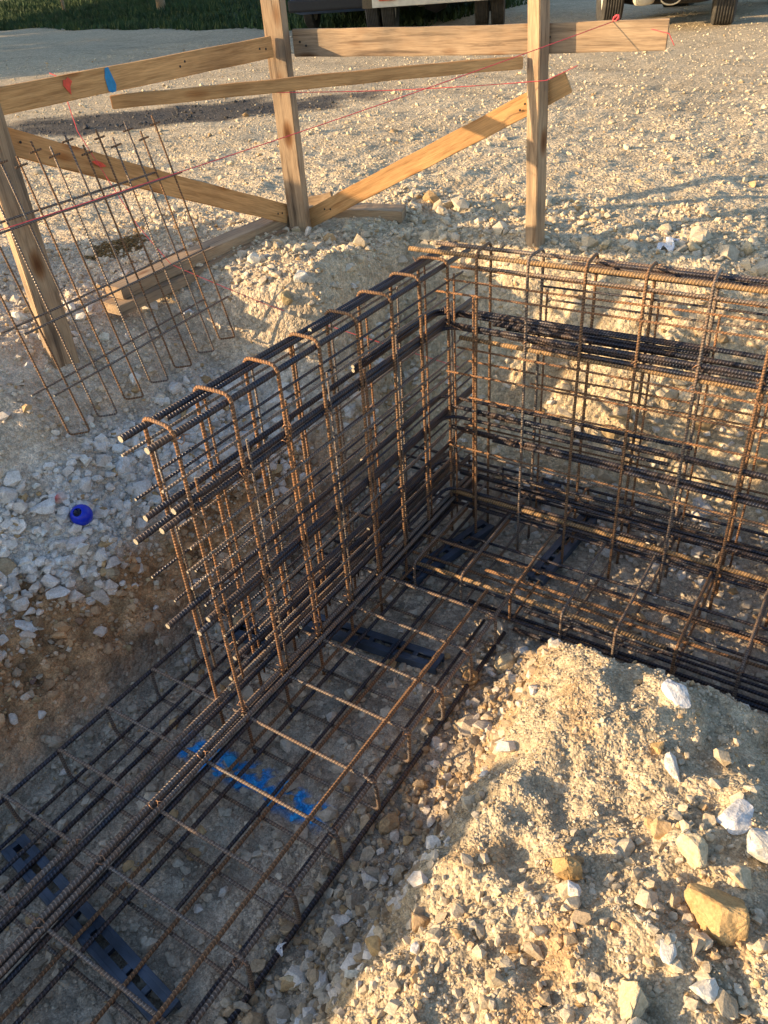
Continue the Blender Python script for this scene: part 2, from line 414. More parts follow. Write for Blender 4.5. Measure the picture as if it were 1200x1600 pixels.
# ------------------------------------------------------------------ stones
def hull_proto(seed, n, flat):
    r = np.random.RandomState(seed); p = r.randn(n, 3); p /= np.linalg.norm(p, axis=1)[:, None]
    p *= (.86+.22*r.rand(n))[:, None]; p *= np.array([1, .66+.30*r.rand(), flat])
    bm = bmesh.new()
    for q in p: bm.verts.new(q)
    res = bmesh.ops.convex_hull(bm, input=bm.verts)
    bmesh.ops.delete(bm, geom=[v for v in bm.verts if not v.link_faces], context='VERTS')
    bmesh.ops.triangulate(bm, faces=bm.faces); bm.verts.index_update()
    V = np.array([v.co[:] for v in bm.verts]); F = np.array([[v.index for v in f.verts] for f in bm.faces]); bm.free()
    return V, F
PROTO = [hull_proto(100+i, 12+(i % 9), .55+.30*((i*7) % 5)/5) for i in range(28)]
def scatter(name, X, Y, R, tint, label, cat, sink=.25, mat=None, zoff=0.0):
    n = len(X); Z = height(X, Y); which = rng.randint(0, len(PROTO), n)
    Vs, Fs, Ts, base = [], [], [], 0
    for k in range(len(PROTO)):
        idx = np.where(which == k)[0]
        if len(idx) == 0: continue
        P, F = PROTO[k]; m = len(idx)
        a = rng.rand(m)*2*np.pi; tl = rng.randn(m)*.35; tl2 = rng.randn(m)*.35
        ca, sa = np.cos(a), np.sin(a)
        V = P[None]*R[idx][:, None, None]
        c, s = np.cos(tl)[:, None], np.sin(tl)[:, None]
        y, z = V[..., 1]*c-V[..., 2]*s, V[..., 1]*s+V[..., 2]*c; x = V[..., 0]
        c, s = np.cos(tl2)[:, None], np.sin(tl2)[:, None]
        x, z = x*c-z*s, x*s+z*c
        x, y = x*ca[:, None]-y*sa[:, None], x*sa[:, None]+y*ca[:, None]
        V = np.stack([x+X[idx][:, None], y+Y[idx][:, None], z+(Z[idx]+R[idx]*(.55-sink)+zoff)[:, None]], -1)
        nv = len(P); Vs.append(V.reshape(-1, 3)); Fs.append((F[None]+(base+np.arange(m)*nv)[:, None, None]).reshape(-1, 3))
        Ts.append(np.repeat(tint[idx], nv, 0)); base += m*nv
    o = link(name, mesh_from(name, np.concatenate(Vs), np.concatenate(Fs), False, np.concatenate(Ts)), mat or M_stone)
    return tag(o, label, cat, kind='stuff')
def stone_tint(X, Y, mode):
    n = len(X); H = height(X, Y, False); base = surf(X, Y, H)
    w = rng.rand(n)[:, None]; g = (1+.11*rng.randn(n))[:, None]
    pale = {'yard': np.array([.70, .60, .43]), 'white': np.array([.80, .77, .73])}.get(mode, np.array([.64, .57, .45]))
    if mode == 'white': w = .6+.4*w
    if mode == 'clay': w = w*.15
    if mode == 'clod':
        w = np.where(rng.rand(n)[:, None] < .3, .9, .05); base = np.array([.44, .33, .21])*np.ones((n, 1))
    c = base*(1-w*.75)+pale*w*.75
    bufft = (rng.rand(n) < .06)[:, None]; c = np.where(bufft, np.array([.52, .36, .19])*(.8+.4*rng.rand(n))[:, None], c)
    c = np.clip(c*g, .10, .80)
    dd = damp_shade(X, Y)[:, None]*(rng.rand(n) < .93)[:, None]; c = c*(1-dd*.85) + dd*.85*STAIN_SHADE*(.6+.8*rng.rand(n))[:, None]
    bm_ = (bluemask(X, Y) > .5)[:, None]; c = np.where(bm_, np.array([.05, .42, .90])*(.7+.5*rng.rand(n))[:, None], c)
    return c
def gravel(name, n, xr, yr, med, sig, rmax, label, keep, sink=.25, mode='near', cat='gravel'):
    X = rng.uniform(*xr, n); Y = rng.uniform(*yr, n)
    R = np.clip(np.exp(rng.randn(n)*sig)*med, .002, rmax)
    k = keep(X, Y, height(X, Y, False), R); X, Y, R = X[k], Y[k], R[k]
    return scatter(name, X, Y, R, stone_tint(X, Y, mode), label, cat, sink)
inp = lambda X, Y: (X > XL+.02) & (X < XM) & (Y < YF) | (X > XL+.02) & (Y > YM) & (Y < YF)
# spoil mound in the foreground
gravel('gravel', 44000, (-1.0, .75), (-2.6, -.7), .0029, .45, .010, 'fine buff gravel covering the sunlit mound in the foreground',
       lambda X, Y, H, R: (H > .03) & ((X > XM-.1) & (Y < YM+.1)) & (perlin(X*4+50, Y*4) + rng.rand(len(X))*.9 > .25), .3)
gravel('gravel', 4300, (-.80, .75), (-2.6, -.85), .0095, .45, .028, 'loose pale pebbles thickest at the bottom right of the mound',
       lambda X, Y, H, R: (H > .1) & (perlin(X*3+9, Y*3+4) + .75*sstep(-1.45, -2.0, Y+.5*np.abs(X+.15)) + rng.rand(len(X))*.6 > .58), .15)
gravel('gravel', 9000, (-1.05, -.2), (-2.5, -.7), .0095, .5, .030, 'brown clods and pale stones tumbled along the shaded foot of the mound',
       lambda X, Y, H, R: (H < .36) & (X > XM-.12) & (X < XM+.34) & (Y < YM+.05) & (perlin(X*5+2, Y*5) + rng.rand(len(X))*1.1 > .42), .2, 'clod')
# left bank
gravel('gravel', 34000, (-3.9, -1.95), (-2.6, .6), .0080, .5, .03, 'small white stones covering the shaded bank left of the cage',
       lambda X, Y, H, R: (H > .02) & (X < XL+.04) & (rng.rand(len(X)) < np.where(H < .3, .35, np.where(H > .7, .45, .9))) & (perlin(X*4+50, Y*4) + rng.rand(len(X)) > .3), .25)
gravel('gravel', 6500, (-3.3, -2.0), (-2.4, .4), .020, .40, .052, 'fist sized white stones heaped on the bank by the blue plastic ball',
       lambda X, Y, H, R: (H > .12) & (X < XL) & (perlin(X*2.4+9, Y*2.4+4) + .5*np.exp(-((H-.45)/.14)**2) + rng.rand(len(X))*.5 > .30) & (rng.rand(len(X)) < np.where(H < .3, .12, np.where(H > .68, .05, 1))), .12, 'white')
gravel('gravel', 7000, (-2.9, -1.9), (-2.6, .3), .010, .5, .032, 'crumbs and clods of brown clay on the cut face of the left bank',
       lambda X, Y, H, R: (H > .0) & (H < .46) & (X < XL+.1) & (perlin(X*4+20, Y*4) + rng.rand(len(X)) > .3), .3, 'clay', 'clay crumbs')
# trench floor and feet of the banks
gravel('gravel', 30000, (-2.1, .9), (-3.0, .4), .0060, .6, .022, 'dusty rubble lying on the trench floor',
       lambda X, Y, H, R: (H < .06) & (perlin(X*5+1, Y*5) + rng.rand(len(X)) > .3), .4)
gravel('gravel', 4600, (-2.1, .9), (-2.9, .75), .017, .38, .04, 'broken stones along the foot of the trench banks',
       lambda X, Y, H, R: (H < .45) & ((Y > -.1) | (X > XM-.04) & (X < XM+.3) & (Y < YM) | (X < XL+.1) & (Y > -1.2) & (Y < .4) & (H < .25) | (rng.rand(len(X)) < .05)) & (rng.rand(len(X)) < np.where(Y > -.1, .95, .55)), .2, 'white')
gravel('gravel', 1500, (-2.0, .9), (-2.9, .2), .024, .35, .05, 'flat pale stones half sunk in the trench floor',
       lambda X, Y, H, R: (H < .04) & (perlin(X*3+8, Y*3) + rng.rand(len(X)) > .45), .40)
# far bank
gravel('gravel', 16000, (-2.7, .9), (.15, 1.6), .0062, .6, .03, 'crumbled limestone on the far trench bank and its rim',
       lambda X, Y, H, R: (H > .05) & (perlin(X*4+70, Y*4) + rng.rand(len(X)) > .25), .25)
gravel('gravel', 1000, (-2.7, .9), (.2, 1.3), .024, .45, .065, 'large pale lumps along the rim of the far trench bank',
       lambda X, Y, H, R: (H > .1) & (perlin(X*3, Y*3+40) + rng.rand(len(X))*.6 > .3), .3)
# yard, density falling off with distance
def yard(n, r0, r1, med, sig, rmax, label, p=1.0):
    a = np.radians(rng.uniform(74, 160, n)); q = rng.rand(n)
    r = r0*(r1/r0)**(q**p); X = -.085+r*np.cos(a); Y = -2.8+r*np.sin(a)
    R = np.clip(np.exp(rng.randn(n)*sig)*med, .003, rmax)*np.clip(r/5, .8, 1.5)
    e = X*.2646+Y*.9644
    k = ((Y > .75) | (X < -2.95)) & ((e < 9.9) | (X > -9.5)) & (perlin(X*1.1+5, Y*1.1) + perlin(X*4, Y*4)*.7 + rng.rand(n)*1.3 > .35)
    X, Y, R = X[k], Y[k], R[k]
    return scatter('gravel', X, Y, R, stone_tint(X, Y, 'yard'), label, 'gravel', .3)
yard(46000, 3.4, 20, .0055, .45, .022, 'crushed limestone gravel surfacing the sunlit yard')
yard(1300, 3.4, 12, .014, .35, .035, 'larger limestone chips lying loose across the yard')

# ------------------------------------------------------------------ reinforcement cages
LXL, LXR = -1.6177, -1.4953           # legs of the left wall cage
Y0, ST = -1.6505, .2
YN, YFR = -.2554, -.1272              # legs of the right wall cage
ZT = 1.248; XE = 1.15
def bar(name, mat, parent, pts, r, seg=.35, rough=.0018, **k):
    org = parent.matrix_basis.translation if parent else Vector()
    o = MB().tube(pts, r, seg=seg, rough=rough, **k).build(name, mat, parent, True, origin=tuple(parent.location))
    o.data.materials.append(M_cut_lit)
    for p in o.data.polygons:
        if len(p.vertices) == 3: p.material_index = 1; p.use_smooth = False
    return o
def copy_part(o, parent, off):
    c = o.copy(); col.objects.link(c); c.parent = parent; c.location = off; return c
def tie(parent, x, y, z, s=.012):
    a = rng.rand()*3; pts = [(x+s*math.cos(t+a)*(1+.2*rng.rand()), y+s*math.sin(t+a), z+s*.7*math.sin(2*t+a)) for t in np.linspace(0, 6.6, 14)]
    pts.append((x+s*2.2*math.cos(a), y+s*2.2*math.sin(a), z+s*.8))
    return MB().tube(pts, .0015, sides=5).build('tie_wire', M_wire, parent, True, origin=tuple(parent.location))

# --- left wall cage
LW = empty('rebar_wall_cage', ((LXL+LXR)/2, Y0, 0), 'tall narrow rebar cage of hooped stirrups standing in the trench left of the corner', 'rebar cage', 'tied wall reinforcement cages')
def u_stirrup(parent, a, b, top, bot, mat, r=.0058):
    """a,b: (x,y) of the two legs"""
    lean = rng.randn(4)*.004
    pts = rounded([(a[0], a[1], bot), (a[0]+lean[0], a[1]+lean[1], top), (b[0]+lean[2], b[1]+lean[3], top), (b[0], b[1], bot)], .032, 6)
    return bar('stirrup', mat, parent, pts, r, seg=.12, rough=.0009)
for k in range(8):
    y = Y0+k*ST
    u_stirrup(LW, (LXL, y), (LXR, y), ZT, .0, M_orange if k < 3 else M_rust)
    # inner mesh verticals lapped beside the legs
    for x, dy, zt, sg in ((LXR-.004, .030, 1.09, 1), (LXL+.004, .024, 1.20, -1)):
        bar('mesh_wire', (M_mid, M_orange)[(k+(sg > 0)) % 2], LW, [(x, y+dy, .12 if k else .33), (x+.004*rng.randn(), y+dy+.004*rng.randn(), zt+.02*rng.randn())], .0038)
YC = -.02
def lbar(z, x, r, y0, y1, mat, name='longitudinal_bar', dz=0):
    bar(name, mat, LW, [(x, y0, z+.003*rng.randn()), (x+.003*rng.randn(), (y0+y1)/2, z+.003*rng.randn()), (x, y1, z+dz)], r, rough=.0012)
lbar(1.232, LXL+.012, .0096, -1.735, YC, M_dark); lbar(1.226, LXR-.013, .0096, -1.74, YC-.03, M_dark)
lbar(1.225, LXL+.032, .0070, -1.60, YC, M_dark); 
lbar(1.236, LXL+.036, .0070, -.98, YC, M_dark)
for z, x, e in ((1.178, LXL, -1.735), (1.165, LXR, -1.73), (1.105, LXR+.004, -1.74), (1.04, LXL-.006, -1.73), (.905, LXR+.004, -1.70), (.845, LXR+.004, -1.73), (.79, LXL-.006, -1.75),
                (.785, LXR+.004, -1.73), (.70, LXL-.006, -1.6), (.70, LXR+.004, -1.7), (.49, LXL-.006, -1.6), (.485, LXR+.004, -1.62), (.40, LXR+.004, -1.5), (.385, LXL-.006, -1.45), (.88, LXL-.006, -1.62), (.55, LXR+.004, -1.66), (.44, LXL-.006, -1.5), (.33, LXR+.004, -1.45), (.30, LXL-.006, -1.4), (.74, LXR+.004, -1.66), (.66, LXL-.006, -1.7)):
    lbar(z, x, .0042, e, YC-.02-.1*rng.rand(), M_dark if rng.rand() < .7 else M_mid, 'mesh_wire')
for z, x, e in ((.985, LXL+.012, -1.73), (.94, LXL+.013, -1.78), (1.02, LXR-.013, -1.71), (.995, LXR-.015, -1.76)):
    lbar(z, x, .0094, e, YC, M_dark)
for z, x, e in ((.612, LXL+.012, -1.76), (.63, LXR-.013, -1.69), (.612, LXR-.016, -1.73)):
    lbar(z, x, .0090, e, YC, M_dark)
for z, x, e in ((.50, LXL+.012, -1.5), (.455, LXR-.013, -1.35), (.30, LXL+.013, -1.55), (.27, LXR-.03, -1.3), (.262, LXL+.03, -1.6)):
    lbar(z, x, .0085, e, YC, M_dark)
for (x, y, z) in ((LXR-.008, Y0, .99), (LXL+.006, Y0, .61), (LXR, Y0+.2, 1.0), (LXR, Y0+.2, .62), (LXR-.01, Y0+.4, 1.0), (LXR-.01, Y0+.6, .62), (LXL+.01, Y0+.2, .97), (LXR, Y0, .61), (LXR, Y0+.4, .61), (LXR, Y0+.6, 1.0), (LXR, Y0+.8, 1.0),
                (LXR-.01, Y0+.0, .235), (LXR-.01, Y0+.2, .235), (LXR-.01, Y0+.4, .235), (LXR-.01, Y0+.6, .235)):
    tie(LW, x, y, z)
for k in range(8):
    for z in (1.225, 1.04, .79, .49, .26):
        if rng.rand() < .62: tie(LW, (LXL, LXR)[rng.randint(2)], Y0+k*ST+.004, z+.01*rng.randn(), .013)

# --- right wall cage
RW = empty('rebar_wall_cage', (-.2, (YN+YFR)/2, 0), 'tall rebar cage with rusty legs running right from the corner before the stony bank', 'rebar cage', 'tied wall reinforcement cages')
for k in range(-1, 12):
    x = -1.1712+k*.2021
    u_stirrup(RW, (x, YN), (x-.004, YFR), 1.29, .0, M_rust if k % 3 else M_mid)
    if k % 2 == 0 or k > 1:
        bar('mesh_wire', M_orange, RW, [(x+.022, YFR+.006, .1), (x+.02, YFR+.006, 1.12+.05*rng.rand())], .0042)
for x in (-1.37, -1.17+.1, -.76, -.36):
    if x < -1.3: bar('mesh_wire', M_orange, RW, [(x-.1, YN+.01, .1), (x-.1, YN+.01, 1.20)], .0042); bar('mesh_wire', M_orange, RW, [(x-.02, YN+.01, .12), (x-.02, YN+.01, 1.13)], .0046)
def rbar(z, y, r, x0, x1, mat, name='longitudinal_bar'):
    bar(name, mat, RW, [(x0, y, z+.003*rng.randn()), ((x0+x1)/2, y+.003*rng.randn(), z+.003*rng.randn()), (x1, y, z)], r, rough=.0015)
rbar(1.272, YN+.013, .0088, -1.66, XE, M_gold); rbar(1.268, YFR-.013, .0080, -1.60, XE, M_mid)
rbar(1.262, YN+.031, .0085, -1.2, XE, M_dark); rbar(1.256, YFR-.031, .0080, -1.05, XE, M_dark); rbar(1.232, YN+.007, .0060, -1.45, XE, M_mid); rbar(1.272, YFR-.05, .007, -.95, XE, M_dark)
for z, y, x0, m in ((1.182, YN-.005, -1.50, M_orange), (1.18, YFR+.004, -1.55, M_orange), (1.13, YN-.006, -1.55, M_orange), (1.15, YFR+.006, -1.18, M_dark), (1.10, YFR+.006, -1.15, M_mid), (.915, YN-.006, -1.45, M_orange), (.80, YFR+.006, -1.48, M_orange), (.815, YN-.006, -1.5, M_orange),
                    (.755, YFR+.004, -1.2, M_rust), (.715, YN-.006, -1.4, M_orange), (.47, YN-.006, -1.5, M_rust), (.50, YFR+.006, -1.5, M_rust), (.36, YFR+.006, -1.5, M_mid)):
    rbar(z, y, .0042, x0, XE, m, 'mesh_wire')
for z, y, x0, m in ((1.015, YFR-.013, -1.45, M_dark), (.985, YFR-.030, -1.35, M_dark), (.978, YFR-.012, -1.3, M_dark), (1.0, YN+.013, -1.52, M_dark), (.978, YN+.030, -1.25, M_dark), (.962, YN+.012, -1.15, M_dark), (.948, YN+.013, -1.45, M_gold),
                    (.645, YN+.013, -1.5, M_dark), (.628, YN+.030, -1.4, M_dark), (.55, YN+.013, -1.5, M_dark), (.53, YN+.028, -1.45, M_dark), (.535, YN+.008, -1.3, M_dark)):
    rbar(z, y, .0092, x0, XE, m)
rbar(.30, YFR-.013, .0088, -1.55, -.42, M_mid); rbar(.275, YFR-.03, .0082, -1.5, XE, M_dark); rbar(.262, YFR-.013, .0082, -1.5, XE, M_dark); rbar(.285, YN+.05, .0075, -1.3, XE, M_dark)
rbar(.228, YN+.013, .0092, -1.50, XE, M_gold); rbar(.205, YN+.014, .0085, -1.5, XE, M_dark); rbar(.19, YN+.03, .008, -1.5, XE, M_dark)
# bars bent round the corner from one wall to the other
def corner(z, x, y, r, mat, yl=-.8, xr=-.5):
    bar('corner_bar', M_dark, RW, rounded([(x, yl, z), (x, y, z), (xr, y, z+.003)], .07, 7), r, seg=.2, rough=.001)
for z in (1.0, .985, .62, .30): corner(z+.012, LXL+.018, YFR-.02, .0072, M_dark, -.75, -.55)
for z in (.985, .60, .245): corner(z, LXR-.02, YN+.016, .0074, M_mid if z < .3 else M_dark, -.85, -.6)
for k in range(0, 7):
    x = -1.1712+k*.2021
    for z in ((1.0, .64, .22) if k % 2 else (.98, .55, .22)): tie(RW, x, YN+.006, z)
    if k: tie(RW, x, YFR, 1.265); tie(RW, x, YN, 1.13); tie(RW, x, YN, .92)

# --- footing cages
def hoop(parent, pts, mat, r=.0056):
    o = bar('hoop', mat, parent, rounded([((pts[0][0]+pts[1][0])/2, (pts[0][1]+pts[1][1])/2, (pts[0][2]+pts[1][2])/2)]+list(pts[1:])+[pts[0], ((pts[0][0]+pts[1][0])/2, (pts[0][1]+pts[1][1])/2, (pts[0][2]+pts[1][2])/2)], .035, 5), r, seg=.15, rough=.0015)
    return o
FL = empty('rebar_footing_cage', (-1.47, -1.65, 0), 'low flat rebar cage on the trench floor running down to the bottom left corner', 'rebar cage', 'flat footing cages on the trench floor')
XO, XI = -1.944, -.992
for k in range(-6, 5):
    y = Y0+k*ST; j = rng.randn(4)*.005
    if k == 4: y -= .0
    pts = [(XO+j[0], y+j[1], .035), (XI+j[2], y+j[3], .035), (XI+j[2], y+j[1], .19), (XO+j[0], y-j[3], .19)]
    hoop(FL, pts, M_mid, .0060)
def fbar(x, z, r, y0, y1, mat): bar('longitudinal_bar', mat, FL, [(x, y0, z), (x+.004*rng.randn(), (y0+y1)/2, z+.003*rng.randn()), (x+.004*rng.randn(), y1, z)], r, rough=.0015)
for x, z, r, y0, y1, m in ((XO+.014, .176, .0075, -2.9, .05, M_dark), (XO+.20, .176, .0060, -2.9, -1.3, M_dark),
        (LXL+.012, .203, .0092, -2.9, .0, M_mid), (LXL+.030, .200, .0085, -2.9, .0, M_dark), (LXL+.012, .165, .0085, -2.9, .0, M_dark), (LXL+.034, .235, .0088, -1.62, 0, M_mid),
        (LXR-.012, .205, .0092, -2.9, .0, M_mid), (LXR+.010, .200, .0085, -2.9, .0, M_mid), (LXR-.004, .184, .0085, -2.9, .0, M_dark), (LXR-.012, .165, .0085, -2.9, .0, M_dark), (LXR+.006, .150, .0080, -2.9, .0, M_dark), (LXR-.01, .132, .0085, -2.5, .0, M_dark),
        (XI-.085, .204, .0068, -2.9, -.75, M_rust), (XI-.016, .174, .0078, -2.9, -.5, M_mid), (XI-.10, .178, .006, -2.3, -.9, M_rust),
        (XI-.010, .022, .0088, -2.9, -.75, M_dark), (XI-.09, .05, .0062, -2.9, -.75, M_dark),
        (XI-.29, .05, .0065, -2.9, .05, M_rust), (XI-.315, .052, .0062, -2.2, .0, M_dark), (XI-.46, .05, .0072, -2.9, .0, M_dark), (XI-.50, .05, .006, -2.9, .0, M_rust),
        (XO+.34, .05, .0062, -2.9, .0, M_rust), (XO+.16, .05, .0078, -2.9, .0, M_dark), (XO+.03, .05, .0062, -2.9, .0, M_dark)):
    fbar(x, z, r, y0, y1, m)
FR = empty('rebar_footing_cage', (-.4, -.3, 0), 'low flat rebar cage on the trench floor running right behind the sunlit mound', 'rebar cage', 'flat footing cages on the trench floor')
YI, YO = -.712, .105
for k in range(-3, 10):
    x = -.9988+k*.2044-.002; j = rng.randn(4)*.005
    if k == -3: x += .02
    hoop(FR, [(x+j[0], YI+j[1], .035), (x+j[2], YO, .035), (x+j[3], YO, .19), (x+j[0], YI+j[1], .19)], M_rust if k % 3 == 0 else M_mid, .0058)
def gbar(y, z, r, x0, x1, mat): bar('longitudinal_bar', mat, FR, [(x0, y, z), ((x0+x1)/2, y+.004*rng.randn(), z+.003*rng.randn()), (x1, y+.004*rng.randn(), z)], r, rough=.0015)
for y, z, r, x0, x1, m in ((YI+.014, .174, .0082, -1.42, -.42, M_gold), (YI+.014, .168, .007, -.5, XE, M_dark), (YI+.10, .176, .0068, -1.15, -.45, M_rust), (YI+.10, .172, .006, -.55, XE, M_dark), (YI+.19, .172, .006, -1.9, XE, M_rust),
        (YI+.03, .10, .0075, -.95, XE, M_dark), (YI+.055, .03, .0075, -1.2, XE, M_dark), (YI+.26, .176, .006, -1.3, XE, M_dark), (YI+.012, .05, .0082, -1.9, XE, M_dark), (YI+.0, .02, .0088, -.98, XE, M_dark), (YI+.11, .05, .0062, -1.9, XE, M_dark), (YI+.2, .05, .0062, -1.9, XE, M_rust),
        (YI+.34, .05, .0085, -1.9, XE, M_dark), (YI+.46, .176, .0062, -1.5, XE, M_dark), (-.08, .05, .0068, -1.9, XE, M_dark), (.0, .176, .006, -1.9, XE, M_dark), (YO-.014, .176, .0066, -1.92, XE, M_dark), (YO-.014, .05, .0066, -1.92, XE, M_dark)):
    gbar(y, z, r, x0, x1, m)
for k in range(0, 9): tie(FL, XI-.014, Y0+(k-4)*ST, .18); tie(FR, -.9988+k*.2044, YI+.014, .178)
for k in range(-5, 1): tie(FL, LXR, Y0+k*ST, .21); tie(FL, LXL+.01, Y0+k*ST, .205)

# --- leaning panel of hairpin bars between the posts
PN = empty('rebar_mesh_panel', (-2.6, -.9, .78), 'upright panel of thin rusty hairpin bars leaning between the timber posts at upper left', 'mesh panel')
for k in range(0, 7):
    f0 = Vector((-2.55, -.336-.144*k, .805-.009*k)); f1 = Vector((-2.70, -.42-.14*k, 1.725+.02*rng.rand()))
    of = Vector((-.03, -.068, .012)); ot = Vector((-.012, -.062, -.03-.02*rng.rand()))
    hp = bar('hairpin_bar', M_mid if k % 2 else M_rust, PN, rounded([f1, f0, f0+of, f1+ot], .012, 3), .0040, seg=.2, rough=.0012, sides=7)
    for p, q in ((f1, f0), (f1+ot, f0+of)):
        m = p.lerp(q, .035)
        MB().tube([m+Vector((.004, -.026, 0)), m+Vector((.004, .024, .004))], .0036, sides=6).build('bar_stub', M_rust, PN, True, origin=tuple(PN.location))
for i, t in enumerate((.23, .56, .80)):
    for lay in (0, 1):
        a = Vector((-2.70, -.42, 1.72)).lerp(Vector((-2.55, -.336, .80)), t-(.02 if lay else 0)); b = Vector((-2.70, -1.32, 1.72)).lerp(Vector((-2.55, -1.27, .74)), t-(.02 if lay else 0))
        if lay: a += Vector((-.03, -.10, 0)); b += Vector((-.03, -.06, 0))
        a.x += .008 if not lay else 0; b.x += .008 if not lay else 0
        bar('cross_bar', M_mid, PN, [a+Vector((0, .04, 0)), b], .0042, seg=.3, rough=.002, sides=7)

# ------------------------------------------------------------------ plastic bar spacers under the cages
def spacer(name, a, b, wid, label, z=.012, hts=.035):
    a = Vector(a); b = Vector(b); d = (b-a); L = d.length; ang = math.atan2(d.y, d.x)
    M = Matrix.Rotation(ang, 4, 'Z'); o = MB()
    n = max(3, int(L/.085)); 
    for s in (-1, 1):
        o.box(L, .012, hts, c=(L/2, s*wid*.5, hts/2), bev=.002)
        o.box(L, .020, .005, c=(L/2, s*(wid*.5-.013), hts-.004), bev=.001)
    for i in range(n+1):
        o.box(.018, wid-.008, .007, c=(.009+i*(L-.018)/n, 0, hts-.008), bev=.0015)
        o.box(.006, wid-.010, hts*.8, c=(.014+i*(L-.028)/n, 0, hts*.42), bev=.001)
    ob = o.build(name, M_spacer, None, False)
    ob.matrix_world = Matrix.Translation((a.x, a.y, z)) @ M
    return tag(ob, label, 'bar spacer', 'slotted plastic bar spacers on the trench floor')
spacer('bar_spacer', (-1.80, -1.07, 0), (-1.13, -1.02, 0), .068, 'slotted blue grey plastic spacer lying across the floor just right of the hooped cage')
spacer('bar_spacer', (-1.48, -.66, 0), (-1.36, -.16, 0), .068, 'slotted plastic spacer pointing away in the shade under the cage corner')
spacer('bar_spacer', (-1.90, -2.30, 0), (-1.14, -2.40, 0), .066, 'slotted blue grey plastic spacer nearest the bottom left corner under the footing cage')
spacer('bar_spacer', (-1.02, -.42, 0), (-.98, .10, 0), .068, 'slotted blue plastic spacer below the right wall cage beside the corner')
spacer('bar_spacer', (-1.93, -1.24, 0), (-1.72, -1.22, 0), .068, 'short slotted plastic spacer showing behind the left wall cage above the floor')
spacer('bar_spacer', (-1.24, .12, 0), (-1.22, .30, 0), .08, 'short slotted plastic spacer among white stones at the foot of the far bank', .03)

# ------------------------------------------------------------------ timber profile frame
P1 = (-2.957, -.976); P2 = (-2.795, .532); P3 = (-1.594, .817)
TF = empty('timber_profile_frame', (-2.8, .53, 1.0), 'tall frame of pale timber posts and nailed boards marking out the trench corner', 'timber frame')
def plank(name, p0, p1, hgt, thk, mat, parent, label=None, bev=.003, roll=0):
    """board from p0 to p1 (centre line), hgt in the vertical plane, thk across"""
    p0 = Vector(p0); p1 = Vector(p1); d = p1-p0; L = d.length; X = d.normalized()
    up = Vector((0, 0, 1)) if abs(X.z) < .9 else Vector((-.573, .819, 0))
    Yv = up.cross(X).normalized(); Z = X.cross(Yv)
    if roll: R = Matrix.Rotation(roll, 3, X); Yv = R @ Yv; Z = R @ Z
    o = MB(); nseg = 14; bm = bmesh.new()
    bmesh.ops.create_cube(bm, size=1)
    for v in bm.verts: v.co = Vector((v.co.x*L, v.co.y*thk, v.co.z*hgt))
    bmesh.ops.bevel(bm, geom=list(bm.edges), offset=bev, segments=2, affect='EDGES')
    bmesh.ops.bisect_plane(bm, geom=list(bm.verts)+list(bm.edges)+list(bm.faces), plane_co=(0, 0, 0), plane_no=(1, 0, 0))
    for i in range(1, nseg):
        bmesh.ops.bisect_plane(bm, geom=list(bm.verts)+list(bm.edges)+list(bm.faces), plane_co=((i/nseg-.5)*L+.001, 0, 0), plane_no=(1, 0, 0))
    ph = rng.rand(3)*6
    for v in bm.verts:
        t = v.co.x/L
        v.co.y += .004*math.sin(t*4+ph[0]); v.co.z += .003*math.sin(t*5+ph[1]) + .0012*math.sin(t*31+ph[2])
    me = bpy.data.meshes.new(name); bm.to_mesh(me); bm.free(); me.materials.append(mat)
    ob = link(name, me, None, parent)
    M = Matrix(((X.x, Yv.x, Z.x, 0), (X.y, Yv.y, Z.y, 0), (X.z, Yv.z, Z.z, 0), (0, 0, 0, 1))); M.translation = (p0+p1)/2
    if parent is not None: M.translation -= parent.location
    ob.matrix_local = M
    if label: ob['label'] = label
    return ob
post1 = plank('post', (P1[0]+.03, P1[1], .75), (P1[0]+.045, P1[1], 1.99), .075, .105, M_woodgrey, TF, roll=math.radians(37.5))
post2 = plank('post', (P2[0], P2[1], .85), (P2[0]-.012, P2[1]+.0, 2.3), .085, .092, M_woodgrey, TF, roll=math.radians(-15))
post3 = plank('post', (P3[0], P3[1], .75), (P3[0]-.045, P3[1], 2.3), .065, .07, M_woodgrey, TF, roll=math.radians(40))
post4 = plank('post', (-2.99, -2.18, .75), (-2.99, -2.18, 1.95), .075, .095, M_woodgrey, TF, roll=math.radians(37.5))
b1 = plank('rail_board', (-2.99-.006, -2.32, 1.812), (-2.80, .47, 1.874), .085, .028, M_wood, TF, 'upper left board with a blue paint mark')
b2 = plank('rail_board', (-2.760, .600, 1.870), (-1.130, .978, 1.838), .112, .028, M_woodgrey, TF)
b3 = plank('lath', (-2.872, -.455, 1.778), (-1.675, .765, 1.768), .048, .03, M_wood, TF)
b4 = plank('brace_board', (-2.965, -.93, 1.722), (-2.862, .500, 1.112), .092, .028, M_wood, TF, 'left diagonal board with red paint')
b5 = plank('brace_board', (-2.800, .592, 1.062), (-1.510, .892, 1.680), .090, .028, M_wood, TF)
def mark(parent, name, poly, off, mat):
    """thin coat of paint on a board, in the board's own coordinates (x along, z up)"""
    V = [(x, off, z) for x, z in poly] + [(x, off-.0012 if off < 0 else off+.0012, z) for x, z in poly]; n = len(poly)
    F = [tuple(range(n)), tuple(range(2*n-1, n-1, -1))] + [(i, (i+1) % n, n+(i+1) % n, n+i) for i in range(n)]
    o = MB(); o.V = V; o.F = F; o.UV = [(0, 0)]*(2*n); return o.build(name, mat, parent)
L1 = (Vector((-2.80, .47, 1.874))-Vector((-2.996, -2.32, 1.812))).length
def onb1(y): return ((y+2.32)/2.79-.5)*L1
xb = onb1(-.455)
